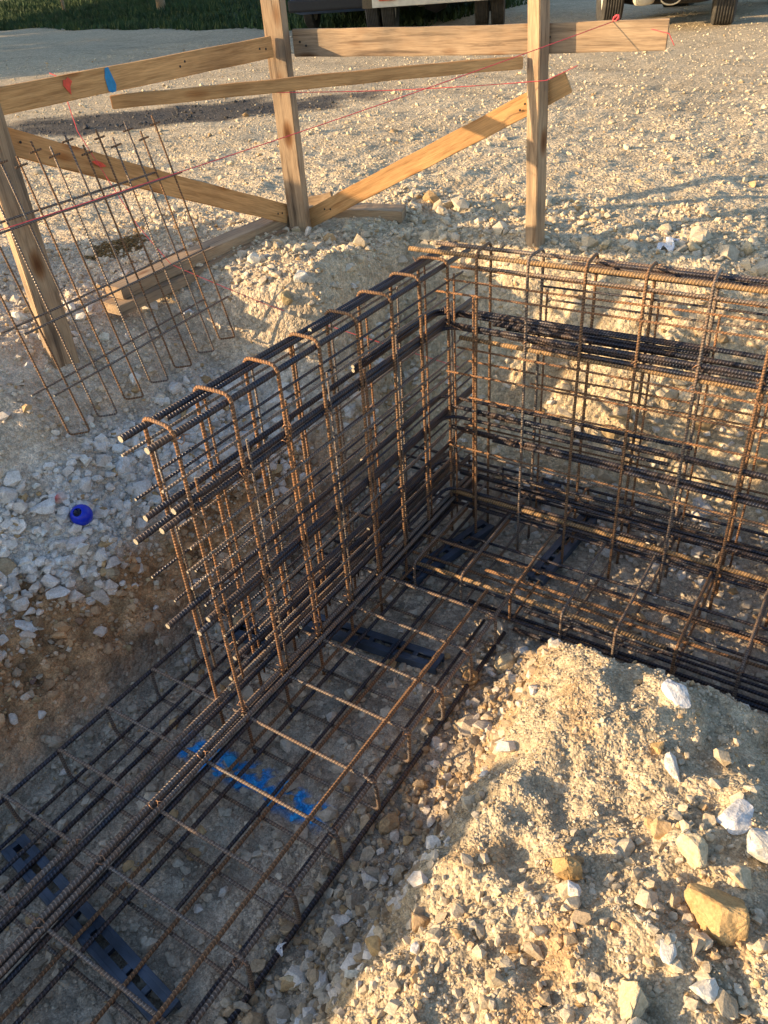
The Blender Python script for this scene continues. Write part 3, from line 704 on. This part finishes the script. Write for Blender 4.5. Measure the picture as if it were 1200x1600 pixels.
# which side faces the trench: the board's local +y or -y
def face_side(ob): 
    yv = (ob.matrix_local.to_3x3() @ Vector((0, 1, 0))); return 1 if yv.dot(CAM-(ob.matrix_local.translation+TF.location)) > 0 else -1
s1 = face_side(b1)
mark(b1, 'paint_mark', [(xb-.012, .041), (xb-.022, .01), (xb-.020, -.036), (xb-.006, -.044), (xb+.014, -.043), (xb+.022, -.02), (xb+.013, .012), (xb+.004, .043)], s1*.0185, M_bluepaint)
xr = onb1(-.645)
mark(b1, 'paint_mark', [(xr-.014, .030), (xr-.020, .012), (xr-.004, -.012), (xr+.004, -.022), (xr+.008, .004), (xr+.022, .02), (xr+.008, .036), (xr-.004, .028)], s1*.0185, M_redpaint)
s4 = face_side(b4)
mark(b4, 'paint_mark', [(-.40, .008), (-.375, .016), (-.35, .012), (-.33, .003), (-.35, -.004), (-.38, -.001)], s4*.0185, M_redpaint)
# nails
for pb, xs in ((b1, (.83, .86, 1.31, 1.35)), (b2, (-.8, -.77, .33, .36)), (b4, (.7, .73, -.70)), (b5, (-.6, -.57, .5, .53))):
    for q in xs:
        sd = face_side(pb)
        MB().lathe([(0, 0), (.005, 0), (.005, .002), (0, .003)], Matrix.Translation((q, sd*.0165, .01*math.sin(q*60))) @ Matrix.Rotation(-sd*math.pi/2, 4, 'X'), 10).build('nail', M_chassis, pb)

# timbers lying on the ground
def ground_timber(name, a, b, w, t, label, grp='offcut timbers lying on the ground', mat=None, lift=0.0):
    ob = plank(name, (a[0], a[1], a[2]), (b[0], b[1], b[2]), t, w, mat or M_woodgrey, None)
    return tag(ob, label, 'timber', grp)
ground_timber('timber_beam', (-2.97, -.60, 1.045), (-2.905, .72, 1.085), .12, .05, 'weathered beam lying on top of another beside the middle post')
ground_timber('timber_beam', (-2.940, -.66, .995), (-2.865, .60, 1.035), .12, .045, 'lower weathered beam half buried in gravel beneath another beam')
ground_timber('timber_offcut', (-2.82, .83, 1.045), (-2.44, .985, 1.030), .15, .06, 'short thick timber offcut lying right of the middle post base', mat=M_woodgrey)
ground_timber('timber_offcut', (-2.97, .78, 1.08), (-2.80, .84, 1.12), .03, .07, 'small board end propped behind the middle post base', mat=M_woodgrey)

# ------------------------------------------------------------------ marking strings
def string(pts, label, r=.0016, grp='red marking strings'):
    P = []
    for a, b in zip(pts[:-1], pts[1:]):
        a = Vector(a); b = Vector(b); L = (b-a).length
        for j in range(12):
            t = j/12; p = a.lerp(b, t); p.z -= .010*L*4*t*(1-t)*.5; P.append(p)
    P.append(Vector(pts[-1]))
    ob = MB().tube(P, r, sides=6).build('marking_string', M_red, None, True)
    return tag(ob, label, 'string', grp)
string([(-1.331, .955, 1.88), (-1.335, .93, 1.898), (-2.60, -1.25, 1.52), (-2.78, -1.56, 1.46)], 'long red string stretched from the right board down across the mesh panel')
string([(-1.333, .95, 1.897), (-1.12, .955, 1.845), (-1.10, .98, 1.80)], 'short dark red string slanting right over the face of the right board')
string([(-1.46, .86, 1.745), (-1.56, .765, 1.70), (-2.15, .45, 1.70), (-2.80, -.05, 1.755), (-2.868, -.42, 1.775)], 'thin red string running level below the slim lath')
string([(-2.935, -.655, 1.90), (-2.905, -.64, 1.885), (-2.895, -.63, 1.70), (-2.80, -.53, 1.33), (-2.74, -.45, 1.15), (-2.42, -.22, .93), (-1.66, .15, .62)], 'pink red string hanging from the left board and dropping into the trench')
# knotted ends
kn = MB()
for i in range(5):
    a = i*1.3; kn.tube([(-1.335+.012*math.cos(a+t), .925+.006*math.sin(t*2), 1.905+.012*math.sin(a+t*1.3)) for t in np.linspace(0, 3.5, 8)], .0026, sides=6)
tag(kn.build('string_knot', M_red, None, True), 'bright red knot of string on top of the right board', 'string knot')

# ------------------------------------------------------------------ notable rocks
def rock(name, x, y, size, tint, label, sink=.3, seed=0, sq=(1, .8, .7), rz=None, cat='rock', grp=None, rough=.12, z=None, red=False):
    r = np.random.RandomState(900+seed); bm = bmesh.new()
    p = r.randn(16, 3); p /= np.linalg.norm(p, axis=1)[:, None]; p *= (.88+.2*r.rand(16))[:, None]
    for q in p: bm.verts.new(q)
    bmesh.ops.convex_hull(bm, input=bm.verts); bmesh.ops.delete(bm, geom=[v for v in bm.verts if not v.link_faces], context='VERTS')
    bmesh.ops.triangulate(bm, faces=bm.faces)
    bmesh.ops.bevel(bm, geom=list(bm.edges), offset=.06, segments=1, affect='EDGES')
    bmesh.ops.triangulate(bm, faces=bm.faces)
    for _ in range(2 if size > .03 else 1): bmesh.ops.subdivide_edges(bm, edges=list(bm.edges), cuts=1, use_grid_fill=True)
    bmesh.ops.triangulate(bm, faces=bm.faces)
    V = np.array([v.co[:] for v in bm.verts])
    nn = perlin(V[:, 0]*2.3+seed, V[:, 1]*2.3+V[:, 2]*1.7)*rough + perlin(V[:, 0]*6+V[:, 2]*4+seed, V[:, 1]*6-V[:, 2]*3)*rough*.45 + perlin(V[:, 0]*15+V[:, 2]*9, V[:, 1]*15+seed)*rough*.2
    V = V*(1+nn)[:, None]*np.array(sq)*size
    F = np.array([[v.index for v in f.verts] for f in bm.faces]) if not bm.verts.index_update() else None
    bm.free()
    t = np.array(tint)*(1+.22*perlin(V[:, 0]/size*2+seed, V[:, 1]/size*2+V[:, 2]/size))[:, None]
    if red:
        k = np.exp(-(((V/size-np.array([.25, -.1, .55]))**2).sum(1))/.22)[:, None]; k = np.clip(k*1.6-.2, 0, 1); t = t*(1-k)+k*np.array([.75, .10, .08])
    me = mesh_from(name, V, F, False, np.clip(t, .02, .85)); ob = link(name, me, M_stone)
    zz = float(height(x, y)) if z is None else z
    ob.location = (x, y, zz+size*sq[2]*(1-sink*2)*.9); a = r.rand()*6.28 if rz is None else rz
    ob.rotation_euler = (r.randn()*.2, r.randn()*.2, a)
    return tag(ob, label, cat, grp)
TAN = (.52, .35, .16); BUFF = (.60, .50, .33); PALE = (.66, .64, .58); BROWN = (.34, .22, .11); WHT = (.72, .71, .69)
G = 'rocks lying on the sunlit mound'; H_ = 'rocks along the trench edges'; K = 'white rocks on the shaded bank'
rock('rock', -.055, -1.83, 0.073, TAN, 'biggest tan angular rock at the lower right of the mound', .2, 1, (1, .8, .75), 2.6, grp=G)
rock('rock', -.345, -1.865, 0.045, TAN, 'upright tan rock left of the pebbly hollow in the mound', .2, 2, (.8, .7, 1.1), grp=G)
rock('rock', -.015, -1.665, 0.055, PALE, 'smooth grey white rock at the right edge above the big tan rock', .2, 3, (1, .85, .8), grp=G)
rock('rock', -.075, -1.60, 0.045, WHT, 'flat white slab rock just above the smooth rock at the right edge', .3, 4, (1.2, .8, .45), grp=G)
rock('rock', -.13, -1.735, 0.042, BUFF, 'rounded buff rock to the upper left of the biggest tan rock', .2, 5, (1, .9, .85), grp=G)
rock('rock', -.035, -1.745, .030, BUFF, 'buff rock wedged against the top of the biggest tan rock', .25, 6, (1, .9, .7), grp=G)
rock('rock', -.276, -1.455, .022, TAN, 'small ochre rock in the middle of the upper mound', .2, 7, (1, .8, .8), grp=G)
rock('rock', -.225, -1.50, .034, PALE, 'long pale rock below the small ochre rock', .3, 8, (1.3, .6, .5), 2.2, grp=G)
rock('rock', -.277, -1.30, 0.040, WHT, 'oval white rock near the far rim of the mound', .3, 9, (1.2, .8, .55), 2.7, grp=G)
rock('rock', -.155, -2.07, 0.046, BUFF, 'pointed buff rock at the bottom edge of the mound', .2, 10, (.8, .9, .9), grp=G)
rock('rock', -.121, -1.965, .026, PALE, 'small blocky pale rock in the loose pebbles near the bottom', .2, 11, (1, .8, .8), grp=G)
rock('rock', -.045, -1.99, .030, PALE, 'pale round rock by the bottom right corner', .2, 12, (1, .9, .8), grp=G)
rock('rock', -.315, -1.905, .022, WHT, 'white wedge rock touching the upright tan rock', .2, 13, (.8, .7, 1.2), grp=G)
rock('rock', -.38, -1.10, .028, BUFF, 'yellowish pebble rock on the crest nearest the right footing cage', .2, 14, (1, .8, .8), grp=G)
rock('rock', -1.005, -1.03, .046, BROWN, 'dark brown rock beside the cage at the tip of the mound', .1, 20, (.9, .8, .9), grp=H_)
rock('rock', -.925, -.90, .046, BUFF, 'cream block between the brown rock and the mound crest', .1, 21, (1.1, .9, .8), grp=H_)
rock('rock', -.955, -1.66, .036, (.40, .29, .17), 'rounded brown rock against the outer bar of the near footing cage', .15, 22, (1.2, .9, .8), grp=H_)
rock('rock', -.935, -2.17, .030, BUFF, 'tan lumpy rock beside the footing cage near the bottom edge', .15, 23, (1.3, .9, .8), grp=H_)
rock('rock', -.66, -2.13, .030, TAN, 'ochre rock where the mound meets shade near the bottom', .2, 24, (1, .8, .8), grp=H_)
rock('rock', -.565, -2.12, .018, WHT, 'small white pointed rock right of the ochre rock', .1, 25, (.9, .8, 1), grp=H_)
rock('rock', -.84, -2.25, .020, WHT, 'white angular stone at the bottom edge below the tan lumpy rock', .1, 26, (1, .9, 1), grp=H_)
rock('rock', -.60, -2.05, .030, (.42, .30, .18), 'clay coated rock above the small white pointed rock', .25, 27, (1.1, .8, .7), grp=H_)
rock('rock', -2.345, -1.80, .055, WHT, 'large flat white slab above the brown clay at the left edge', .3, 30, (1.1, .8, .4), 1.9, grp=K)
rock('rock', -2.33, -1.665, .042, (.66, .62, .58), 'pinkish white block right of the large flat slab', .25, 31, (1.2, .8, .6), .6, grp=K)
rock('rock', -2.27, -1.47, .034, (.42, .33, .22), 'brown grey rock set in white stones above the clay face', .2, 32, (1, .8, .9), grp=K)
rock('rock', -2.50, -1.72, .045, (.40, .31, .20), 'brown rock at the left edge above the white slab', .3, 33, (1, .8, .8), grp=K)
rock('rock', -2.505, -1.505, .048, WHT, 'broad white rock left of the blue plastic ball', .2, 34, (1.2, .8, .6), 1.0, grp=K)
r1 = rock('rock', -2.50, -1.435, .030, (.68, .60, .57), 'pinkish rock splashed with red paint above the blue ball', .0, 35, (1, .8, .8), 5.2, grp=K, red=True)
rock('rock', -2.40, -1.49, .045, (.68, .64, .62), 'flat pink white rock directly below the blue ball', .3, 36, (1.2, .9, .5), grp=K)
rock('rock', -2.35, -.175, .040, (.46, .36, .20), 'rounded tan rock behind the cage top among three rocks', .2, 37, (1, .8, .9), grp=K)
rock('rock', -2.315, -.10, .040, PALE, 'pale rock right of the rounded tan rock behind the cage', .2, 38, (1.1, .8, .8), grp=K)
rock('rock', -2.315, -.215, .038, PALE, 'pale rock below the rounded tan rock behind the cage', .2, 39, (1, .8, .8), grp=K)
rock('rock', -.54, .29, .055, (.60, .59, .57), 'large flat oval stone at the foot of the far bank', .3, 40, (1.4, .9, .45), 2.9, grp=H_)
rock('rock', -.36, .40, .085, (.55, .44, .27), 'big buff boulder embedded in the far bank at the right', .35, 41, (1.1, .8, .9), grp=H_)
rock('rock', -.64, .44, .06, (.52, .38, .21), 'ochre boulder embedded low in the middle of the far bank', .35, 42, (1.1, .8, .8), grp=H_)
rock('rock', -1.02, .40, .055, (.50, .38, .22), 'tan boulder in the far bank behind the second stirrup', .35, 43, (1.1, .8, .8), grp=H_)
rock('rock', -.68, 1.05, .040, BUFF, 'tall yellowish lump on the far rim near the right edge', .15, 44, (1, .8, .9), grp=H_)
rock('rock', -.90, .98, .036, BUFF, 'rounded buff lump on the rim above the third stirrup', .2, 45, (1, .8, .8), grp=H_)
rock('rock', -1.28, .92, .034, BUFF, 'buff lump on the rim just right of the right post', .2, 46, (1.1, .8, .8), grp=H_)
rock('rock', -2.68, .44, .030, (.62, .6, .57), 'narrow upright white stone at the foot of the middle post', .0, 47, (.6, .5, 1.3), grp=H_)
rock('rock', -.52, -2.02, .020, (.60, .50, .36), 'small buff rock on the lower left flank of the mound', .2, 48, (1, .8, .8), grp=G)
mark_pts = r1

# blue hollow plastic ball
bl = MB(); R = .041
prof = [(R*math.sin(a), R*math.cos(a)) for a in np.linspace(.42, math.pi, 22)]
inner = [(.86*R*math.sin(a), .86*R*math.cos(a)) for a in np.linspace(math.pi, .48, 18)]
bl.lathe(prof[::-1]+[(R*.40, R*.90)]+inner[::-1], None, 36)
bb = bl.build('plastic_ball', M_blue, None, True)
bx, by = -2.425, -1.42
bb.location = (bx, by, float(height(bx, by))+.038); bb.rotation_euler = (Vector((.83, -.45, .5))*.8+Vector((-.82, -.57, 0))*.38+Vector((0, 0, .45))).to_track_quat('Z', 'Y').to_euler()
tag(bb, 'shiny deep blue hollow plastic ball on the white stones', 'ball')

# scraps
def scrap(name, x, y, s, mat, label, seed, lift=.02):
    r = np.random.RandomState(seed); n = 9; V = []
    for i in range(n):
        for j in range(n):
            u = i/(n-1)-.5; v = j/(n-1)-.5; V.append((u*s*(1+.3*math.sin(v*5+seed)), v*s*.7*(1+.3*math.sin(u*7)), s*.25*math.sin(u*6+seed)*math.cos(v*5)+s*.12*r.rand()))
    F = [(i*n+j, i*n+j+1, (i+1)*n+j+1, (i+1)*n+j) for i in range(n-1) for j in range(n-1)]
    o = MB(); o.V = V; o.F = F; o.UV = [(0, 0)]*len(V); ob = o.build(name, mat, None, True)
    md = ob.modifiers.new('thickness', 'SOLIDIFY'); md.thickness = .001
    ob.location = (x, y, float(height(x, y))+lift); ob.rotation_euler = (.4, .3, seed); return tag(ob, label, 'litter')
scrap('plastic_scrap', -2.80, -.37, .06, M_white, 'crumpled pale plastic scrap by the ground beam behind the mesh panel', 3)
scrap('plastic_scrap', -1.0, -2.125, .028, M_white, 'tiny white plastic scrap beside the near footing cage', 5, .03)
scrap('plastic_scrap', -2.88, -.20, .035, plain('turquoise_plastic', (.05, .42, .45), .4), 'small turquoise plastic scrap under the lower beam', 8, .01)
scrap('plastic_scrap', -1.02, 1.0, .10, M_white, 'white plastic sheet lying among stones on the far rim', 11, .01)
# clump of rotten straw
cl = MB()
for i in range(420):
    a = rng.rand()*6.28; rr = .13*math.sqrt(rng.rand()); x = -3.58+rr*1.5*math.cos(a)*.8; y = -.06+rr*math.sin(a)*1.2
    z = float(height(x, y))+.002+.03*rng.rand()*(1-rr/.14); d = rng.rand()*6.28; l = .012+.028*rng.rand()
    cl.tube([(x-l*math.cos(d), y-l*math.sin(d), z), (x, y, z+.01*rng.rand()), (x+l*math.cos(d), y+l*math.sin(d), z-.004)], .0016+.0012*rng.rand(), sides=4, cap=False)
tag(cl.build('straw_clump', M_straw, None), 'flat clump of rotten brown straw on the yard behind the mesh panel', 'straw')

# ------------------------------------------------------------------ vehicles at the far side of the yard
def wheel(parent, x, y, r, w, steer=0.0, zc=None):
    """axis along local x of the vehicle"""
    M = Matrix.Translation((x, y, r if zc is None else zc)) @ Matrix.Rotation(steer, 4, 'Z') @ Matrix.Rotation(math.pi/2, 4, 'Y')
    wo = MB(); h = w/2
    prof = [(r*.60, -h*.55), (r*.66, -h*.85), (r*.80, -h), (r*.93, -h*.95), (r*.985, -h*.80)]
    for i in range(7):
        z = -h*.72+i*(h*1.44/6)
        prof += [(r, z-h*.085), (r, z+h*.085)] + ([(r*.975, z+h*.10), (r*.975, z+h*.14)] if i < 6 else [])
    prof += [(r*.985, h*.80), (r*.93, h*.95), (r*.80, h), (r*.66, h*.85), (r*.60, h*.55)]
    wh = wo.lathe(prof, M, 48).build('wheel', M_tyre, parent, True)
    rim = MB().lathe([(r*.61, -h*.6), (r*.58, -h*.5), (r*.52, 0), (r*.30, h*.1), (r*.28, h*.45), (r*.12, h*.5), (0, h*.5)], M, 32).lathe([(r*.61, h*.6), (r*.57, h*.55), (r*.5, h*.1), (r*.3, h*.0)], M, 32)
    for i in range(8):
        a = i*math.pi/4; rim.lathe([(0, h*.22), (r*.03, h*.22), (r*.03, h*.05)], M @ Matrix.Translation((r*.40*math.cos(a), r*.40*math.sin(a), 0)), 8)
    rim.build('rim', M_steelpaint, wh, True)
    return wh
def vehicle_root(name, x, y, ang, label, cat, grp=None):
    return empty(name, (x, y, float(height(x, y, False))-.01), label, cat, grp, (0, 0, ang))
TG = 'work vehicles parked across the yard'
# flatbed seen from behind; local -y is the tail
ta = vehicle_root('flatbed_truck', -8.80, 12.70, math.radians(25), 'truck with paired rear wheels and pale tail beam behind the middle post', 'truck', TG)
for x in (-1.17, -.87, .87, 1.17): wheel(ta, x, 0, .47, .26)
for x in (-1.02, 1.02): wheel(ta, x, 4.2, .47, .28)
MB().tube([(-.9, 0, .47), (.9, 0, .47)], .07, sides=12).lathe([(0, -.2), (.2, -.12), (.24, 0), (.2, .12), (0, .2)], Matrix.Translation((0, 0, .47)), 16).build('axle', M_chassis, ta, True)
MB().box(.1, 6.6, .22, c=(-.42, 2.2, .80), bev=.01).box(.1, 6.6, .22, c=(.42, 2.2, .80), bev=.01).box(.8, .12, .2, c=(0, -.9, .80), bev=.01).box(1.6, 1.0, .45, c=(0, 2.2, .62), bev=.03).build('chassis_frame', M_chassis, ta)
MB().box(2.5, .12, .16, c=(.22, -1.25, .55), bev=.015).box(.08, .1, .5, c=(-.95, -1.2, .85), bev=.01).box(.06, .1, .5, c=(.9, -1.2, .85), bev=.01).build('tail_beam', M_steelpaint, ta)
for x in (-1.02, 1.02): MB().box(.58, .02, .36, c=(x, -.62, .62), bev=.005).build('mudflap', plain('mudflap_brown', (.14, .11, .07), .8), ta)
MB().box(2.5, 5.4, .14, c=(0, 1.0, 1.1), bev=.02).box(2.5, .05, .5, c=(0, -1.68, 1.42), bev=.01).box(.05, 5.3, .5, c=(-1.23, 1.0, 1.42), bev=.01).box(.05, 5.3, .5, c=(1.23, 1.0, 1.42), bev=.01).build('cargo_bed', M_steelpaint, ta)
MB().box(2.3, 1.7, 1.9, c=(0, 4.7, 1.75), bev=.12).build('cab', M_steelpaint, ta)
MB().box(1.7, .03, .6, c=(0, 3.84, 2.1), bev=.01).build('rear_window', M_glass, ta)
for x in (-.75, .95): MB().box(.3, .05, .12, c=(x, -1.34, .63), bev=.015).build('tail_light', M_redpaint, ta)
MB().tube(rounded([(-.35, -.5, .5), (-.35, .2, .42), (.25, .8, .42)], .1), .035, sides=10).build('exhaust_pipe', M_steelpaint, ta, True)
# truck facing the yard; local -y is the front
tb = vehicle_root('site_truck', -4.30, 12.15, 0.0, 'truck with big single front wheels standing at the top right of the yard', 'truck', TG)
wheel(tb, -.93, 0, .50, .34, math.radians(27)); wheel(tb, .88, 0, .50, .34, math.radians(15))
for x in (-1.15, -.85, .85, 1.15): wheel(tb, x, 4.4, .50, .27)
MB().tube([(-.9, 0, .42), (-.5, 0, .36), (.5, 0, .36), (.9, 0, .42)], .05, sides=10).build('axle', M_chassis, tb, True)
for x in (-.45, .45):
    o = MB()
    for i in range(5): o.tube([(x, -.75+.1*i, .62-.0*i-.02*i), (x, -.3, .45-.014*i), (x, .3, .45-.014*i), (x, .75-.1*i, .62-.02*i)], .012, sides=6)
    o.build('leaf_spring', M_chassis, tb, True)
MB().tube([(.15+.16*math.cos(a), -.35, .42+.10*math.sin(a)) for a in np.linspace(-.3, math.pi+.4-2*math.pi, 14)], .012, sides=8).build('brake_hose', M_steelpaint, tb, True)
MB().lathe([(0, -.06), (.15, -.05), (.17, 0), (.15, .05), (0, .06)], Matrix.Translation((-.28, -.3, .40)) @ Matrix.Rotation(.2, 4, 'X'), 20).build('sump', M_steelpaint, tb, True)
MB().box(.1, 7, .24, c=(-.42, 2.4, .92), bev=.01).box(.1, 7, .24, c=(.42, 2.4, .92), bev=.01).box(1.5, 1.2, .5, c=(0, .2, .95), bev=.05).build('chassis_frame', M_chassis, tb)
MB().box(2.35, .16, .26, c=(0, -1.25, .74), bev=.04).build('bumper', M_chassis, tb)
MB().box(2.35, 1.9, 2.0, c=(0, -.25, 1.95), bev=.14).build('cab', M_steelpaint, tb)
MB().box(2.0, .03, .8, c=(0, -1.215, 2.3), bev=.01).build('windscreen', M_glass, tb)
for x in (-.9, .9): MB().box(.34, .06, .18, c=(x, -1.33, .78), bev=.02).build('headlight', M_white, tb)
for x in (-1.0, 1.0): MB().box(.55, .02, .45, c=(x, .62, .62), bev=.005).build('mudflap', M_chassis, tb)
MB().box(2.2, 1.6, .75, c=(0, 2.0, .72), bev=.04).build('underbody_block', M_chassis, tb)  # dark block added to fill in the shade under the truck
MB().box(2.4, 4.6, 1.1, c=(0, 3.3, 1.7), bev=.04).build('tipper_body', M_steelpaint, tb)
# blue van further back
tv = vehicle_root('blue_van', -11.9, 14.9, math.radians(20), 'dark blue van parked behind the left side of the flatbed truck', 'van', TG)
for x in (-.85, .85):
    for y in (-1.3, 1.5): wheel(tv, x, y, .36, .22)
MB().box(2.0, 4.8, 1.7, c=(0, 0, 1.15), bev=.18).build('body', M_bluepaintt, tv)
MB().box(1.6, .03, .55, c=(0, -2.405, 1.6), bev=.01).build('rear_window', M_glass, tv)
for x in (-.85, .85): MB().box(.12, .04, .35, c=(x, -2.41, .95), bev=.01).build('tail_light', M_redpaint, tv)
MB().box(2.0, .12, .22, c=(0, -2.42, .46), bev=.04).build('bumper', M_chassis, tv)

# ------------------------------------------------------------------ grass on the bank
ng = 60000
X = rng.uniform(-48, -9.6, ng); e = 9.8+8.4*rng.rand(ng)**1.0; Y = (e - X*.2646)/.9644
kk = (perlin(X*.8, Y*.8)+rng.rand(ng) > .25); X, Y = X[kk], Y[kk]; ng = len(X); Z = height(X, Y)-.01
a = rng.rand(ng)*6.28; hgt = (.07+.14*rng.rand(ng))*(1+.5*perlin(X*.7+9, Y*.7)); w = .02+.03*rng.rand(ng)
V = np.stack([np.stack([X-w*np.cos(a), Y-w*np.sin(a), Z], -1), np.stack([X+w*np.cos(a), Y+w*np.sin(a), Z], -1), np.stack([X+.06*rng.randn(ng), Y+.06*rng.randn(ng), Z+hgt], -1)], 1).reshape(-1, 3)
tag(link('grass', mesh_from('grass', V, np.arange(ng*3).reshape(-1, 3)), M_grass), 'dark green grass growing on the bank behind the yard', 'grass', kind='stuff')
# stakes along the field
for i, (x, y, h, lb) in enumerate(((-31.5, 22.3, 1.3, 'weathered wooden stake leaning at the far left of the grass bank'), (-23.8, 20.2, 1.2, 'thick dark stake standing behind the grass bank above the blue mark'), (-15.6, 17.2, 1.2, 'pale thin stake left of the middle post on the bank'))):
    z = float(height(x, y, False)); o = MB()
    r0 = (.06, .16, .05)[i]; o.tube([(0, 0, -.2), (.02, 0, h*.5), (.05*(-1)**i, .03, h)], r0, sides=9)
    st = o.build('wooden_stake', M_woodgrey, None, True); st.location = (x, y, z); tag(st, lb, 'stake', 'stakes along the grass bank')

# ------------------------------------------------------------------ unseen trees added left of the view to throw shade over the yard
def tree(x, y, h, cr, label, seed, leaves=9500, group='unseen trees added left of the yard for shade'):
    r = np.random.RandomState(seed); z = float(height(x, y, False))
    t = empty('tree', (x, y, z), label, 'tree', group)
    o = MB(); o.tube([(0, 0, -.2), (.1, .05, h*.3), (.0, .1, h*.6), (.1, 0, h*.85)], .16+.01*h, sides=9)
    cs = []
    for i in range(16):
        a = r.rand()*6.28; zz = h*(.28+.6*r.rand()); q = Vector((cr*.75*math.cos(a)*r.rand()**.5, cr*.75*math.sin(a)*r.rand()**.5, zz+h*.12))
        o.tube([(0, 0, zz-h*.12), (q.x*.5, q.y*.5, zz), q[:]], .05, sides=6); cs.append(q)
    o.build('trunk', M_bark, t, True)
    C = np.array([c[:] for c in cs]); k = r.randint(0, len(C), leaves); P = C[k]+r.randn(leaves, 3)*np.array([cr*.30, cr*.30, h*.09])
    s = .20+.20*r.rand(leaves); A = r.randn(leaves, 3); A /= np.linalg.norm(A, axis=1)[:, None]; B = np.cross(A, r.randn(leaves, 3)); B /= np.linalg.norm(B, axis=1)[:, None]
    V = np.stack([P-A*s[:, None], P+B*s[:, None]*.6, P+A*s[:, None], P-B*s[:, None]*.6], 1).reshape(-1, 3)
    link('crown', mesh_from('crown', V, np.arange(leaves*4).reshape(-1, 4)), M_leaf, t)
    return t
SUN_AZ = math.radians(43)            # direction the light travels, measured from +x
SUN_EL = math.radians(14.8)
SKY, SUNE, SUNC, EXPO = .148, 4.7, (1, .71, .40), .92
TREES = [(15.6, 20, 7.5, 2.0, 'unseen slim bushy tree nearest the yard'), (19.5, 25, 12, 3.4, 'unseen broad tree second from the yard'), (24.5, 24, 12, 3.4, 'unseen broad tree third from the yard'), (30, 24, 12, 3.6, 'unseen broad tree fourth from the yard'), (36, 24, 12, 3.6, 'unseen broad tree farthest from the yard')]
ux, uy = math.cos(SUN_AZ), math.sin(SUN_AZ)
for i, (n, t, h, cr, lb) in enumerate(TREES):
    tree(-uy*n - ux*t, ux*n - uy*t, h, cr, lb, 40+i)

# ------------------------------------------------------------------ light, sky, camera
W = bpy.data.worlds.new('World'); S.world = W; W.use_nodes = True; nt = W.node_tree
sky = nt.nodes.new('ShaderNodeTexSky'); sky.sky_type = 'NISHITA'; sky.sun_disc = False
sky.sun_elevation = SUN_EL; sky.air_density = 1.0; sky.dust_density = 1.2; sky.ozone_density = 1.5
# vector pointing to the sun
sv = Vector((-math.cos(SUN_EL)*ux, -math.cos(SUN_EL)*uy, math.sin(SUN_EL)))
sky.sun_rotation = math.atan2(sv.x, sv.y)
bg = nt.nodes['Background']; nt.links.new(sky.outputs[0], bg.inputs[0]); bg.inputs[1].default_value = SKY
ld = bpy.data.lights.new('sun', 'SUN'); ld.energy = SUNE; ld.angle = math.radians(.55); ld.color = SUNC
lo = bpy.data.objects.new('sun', ld); col.objects.link(lo); lo.location = (-8, -8, 6)
lo.rotation_euler = sv.to_track_quat('Z', 'Y').to_euler()

cd = bpy.data.cameras.new('camera'); cam = bpy.data.objects.new('camera', cd); col.objects.link(cam); S.camera = cam
yaw, pitch, roll = -.6104, .6071, -.0794
fw = Vector((math.sin(yaw)*math.cos(pitch), math.cos(yaw)*math.cos(pitch), -math.sin(pitch)))
rt = Vector((math.cos(yaw), -math.sin(yaw), 0)); up = rt.cross(fw)
r2 = rt*math.cos(roll)+up*math.sin(roll); u2 = -rt*math.sin(roll)+up*math.cos(roll)
M = Matrix(((r2.x, u2.x, -fw.x, CAM.x), (r2.y, u2.y, -fw.y, CAM.y), (r2.z, u2.z, -fw.z, CAM.z), (0, 0, 0, 1)))
cam.matrix_world = M
cd.sensor_fit = 'VERTICAL'; cd.sensor_height = 36; cd.lens = 36*1233.1/1600; cd.clip_start = .05; cd.clip_end = 3000
S.render.resolution_x = 768; S.render.resolution_y = 1024
S.view_settings.view_transform = 'Standard'; S.view_settings.look = 'None'; S.view_settings.exposure = EXPO; S.view_settings.gamma = 1
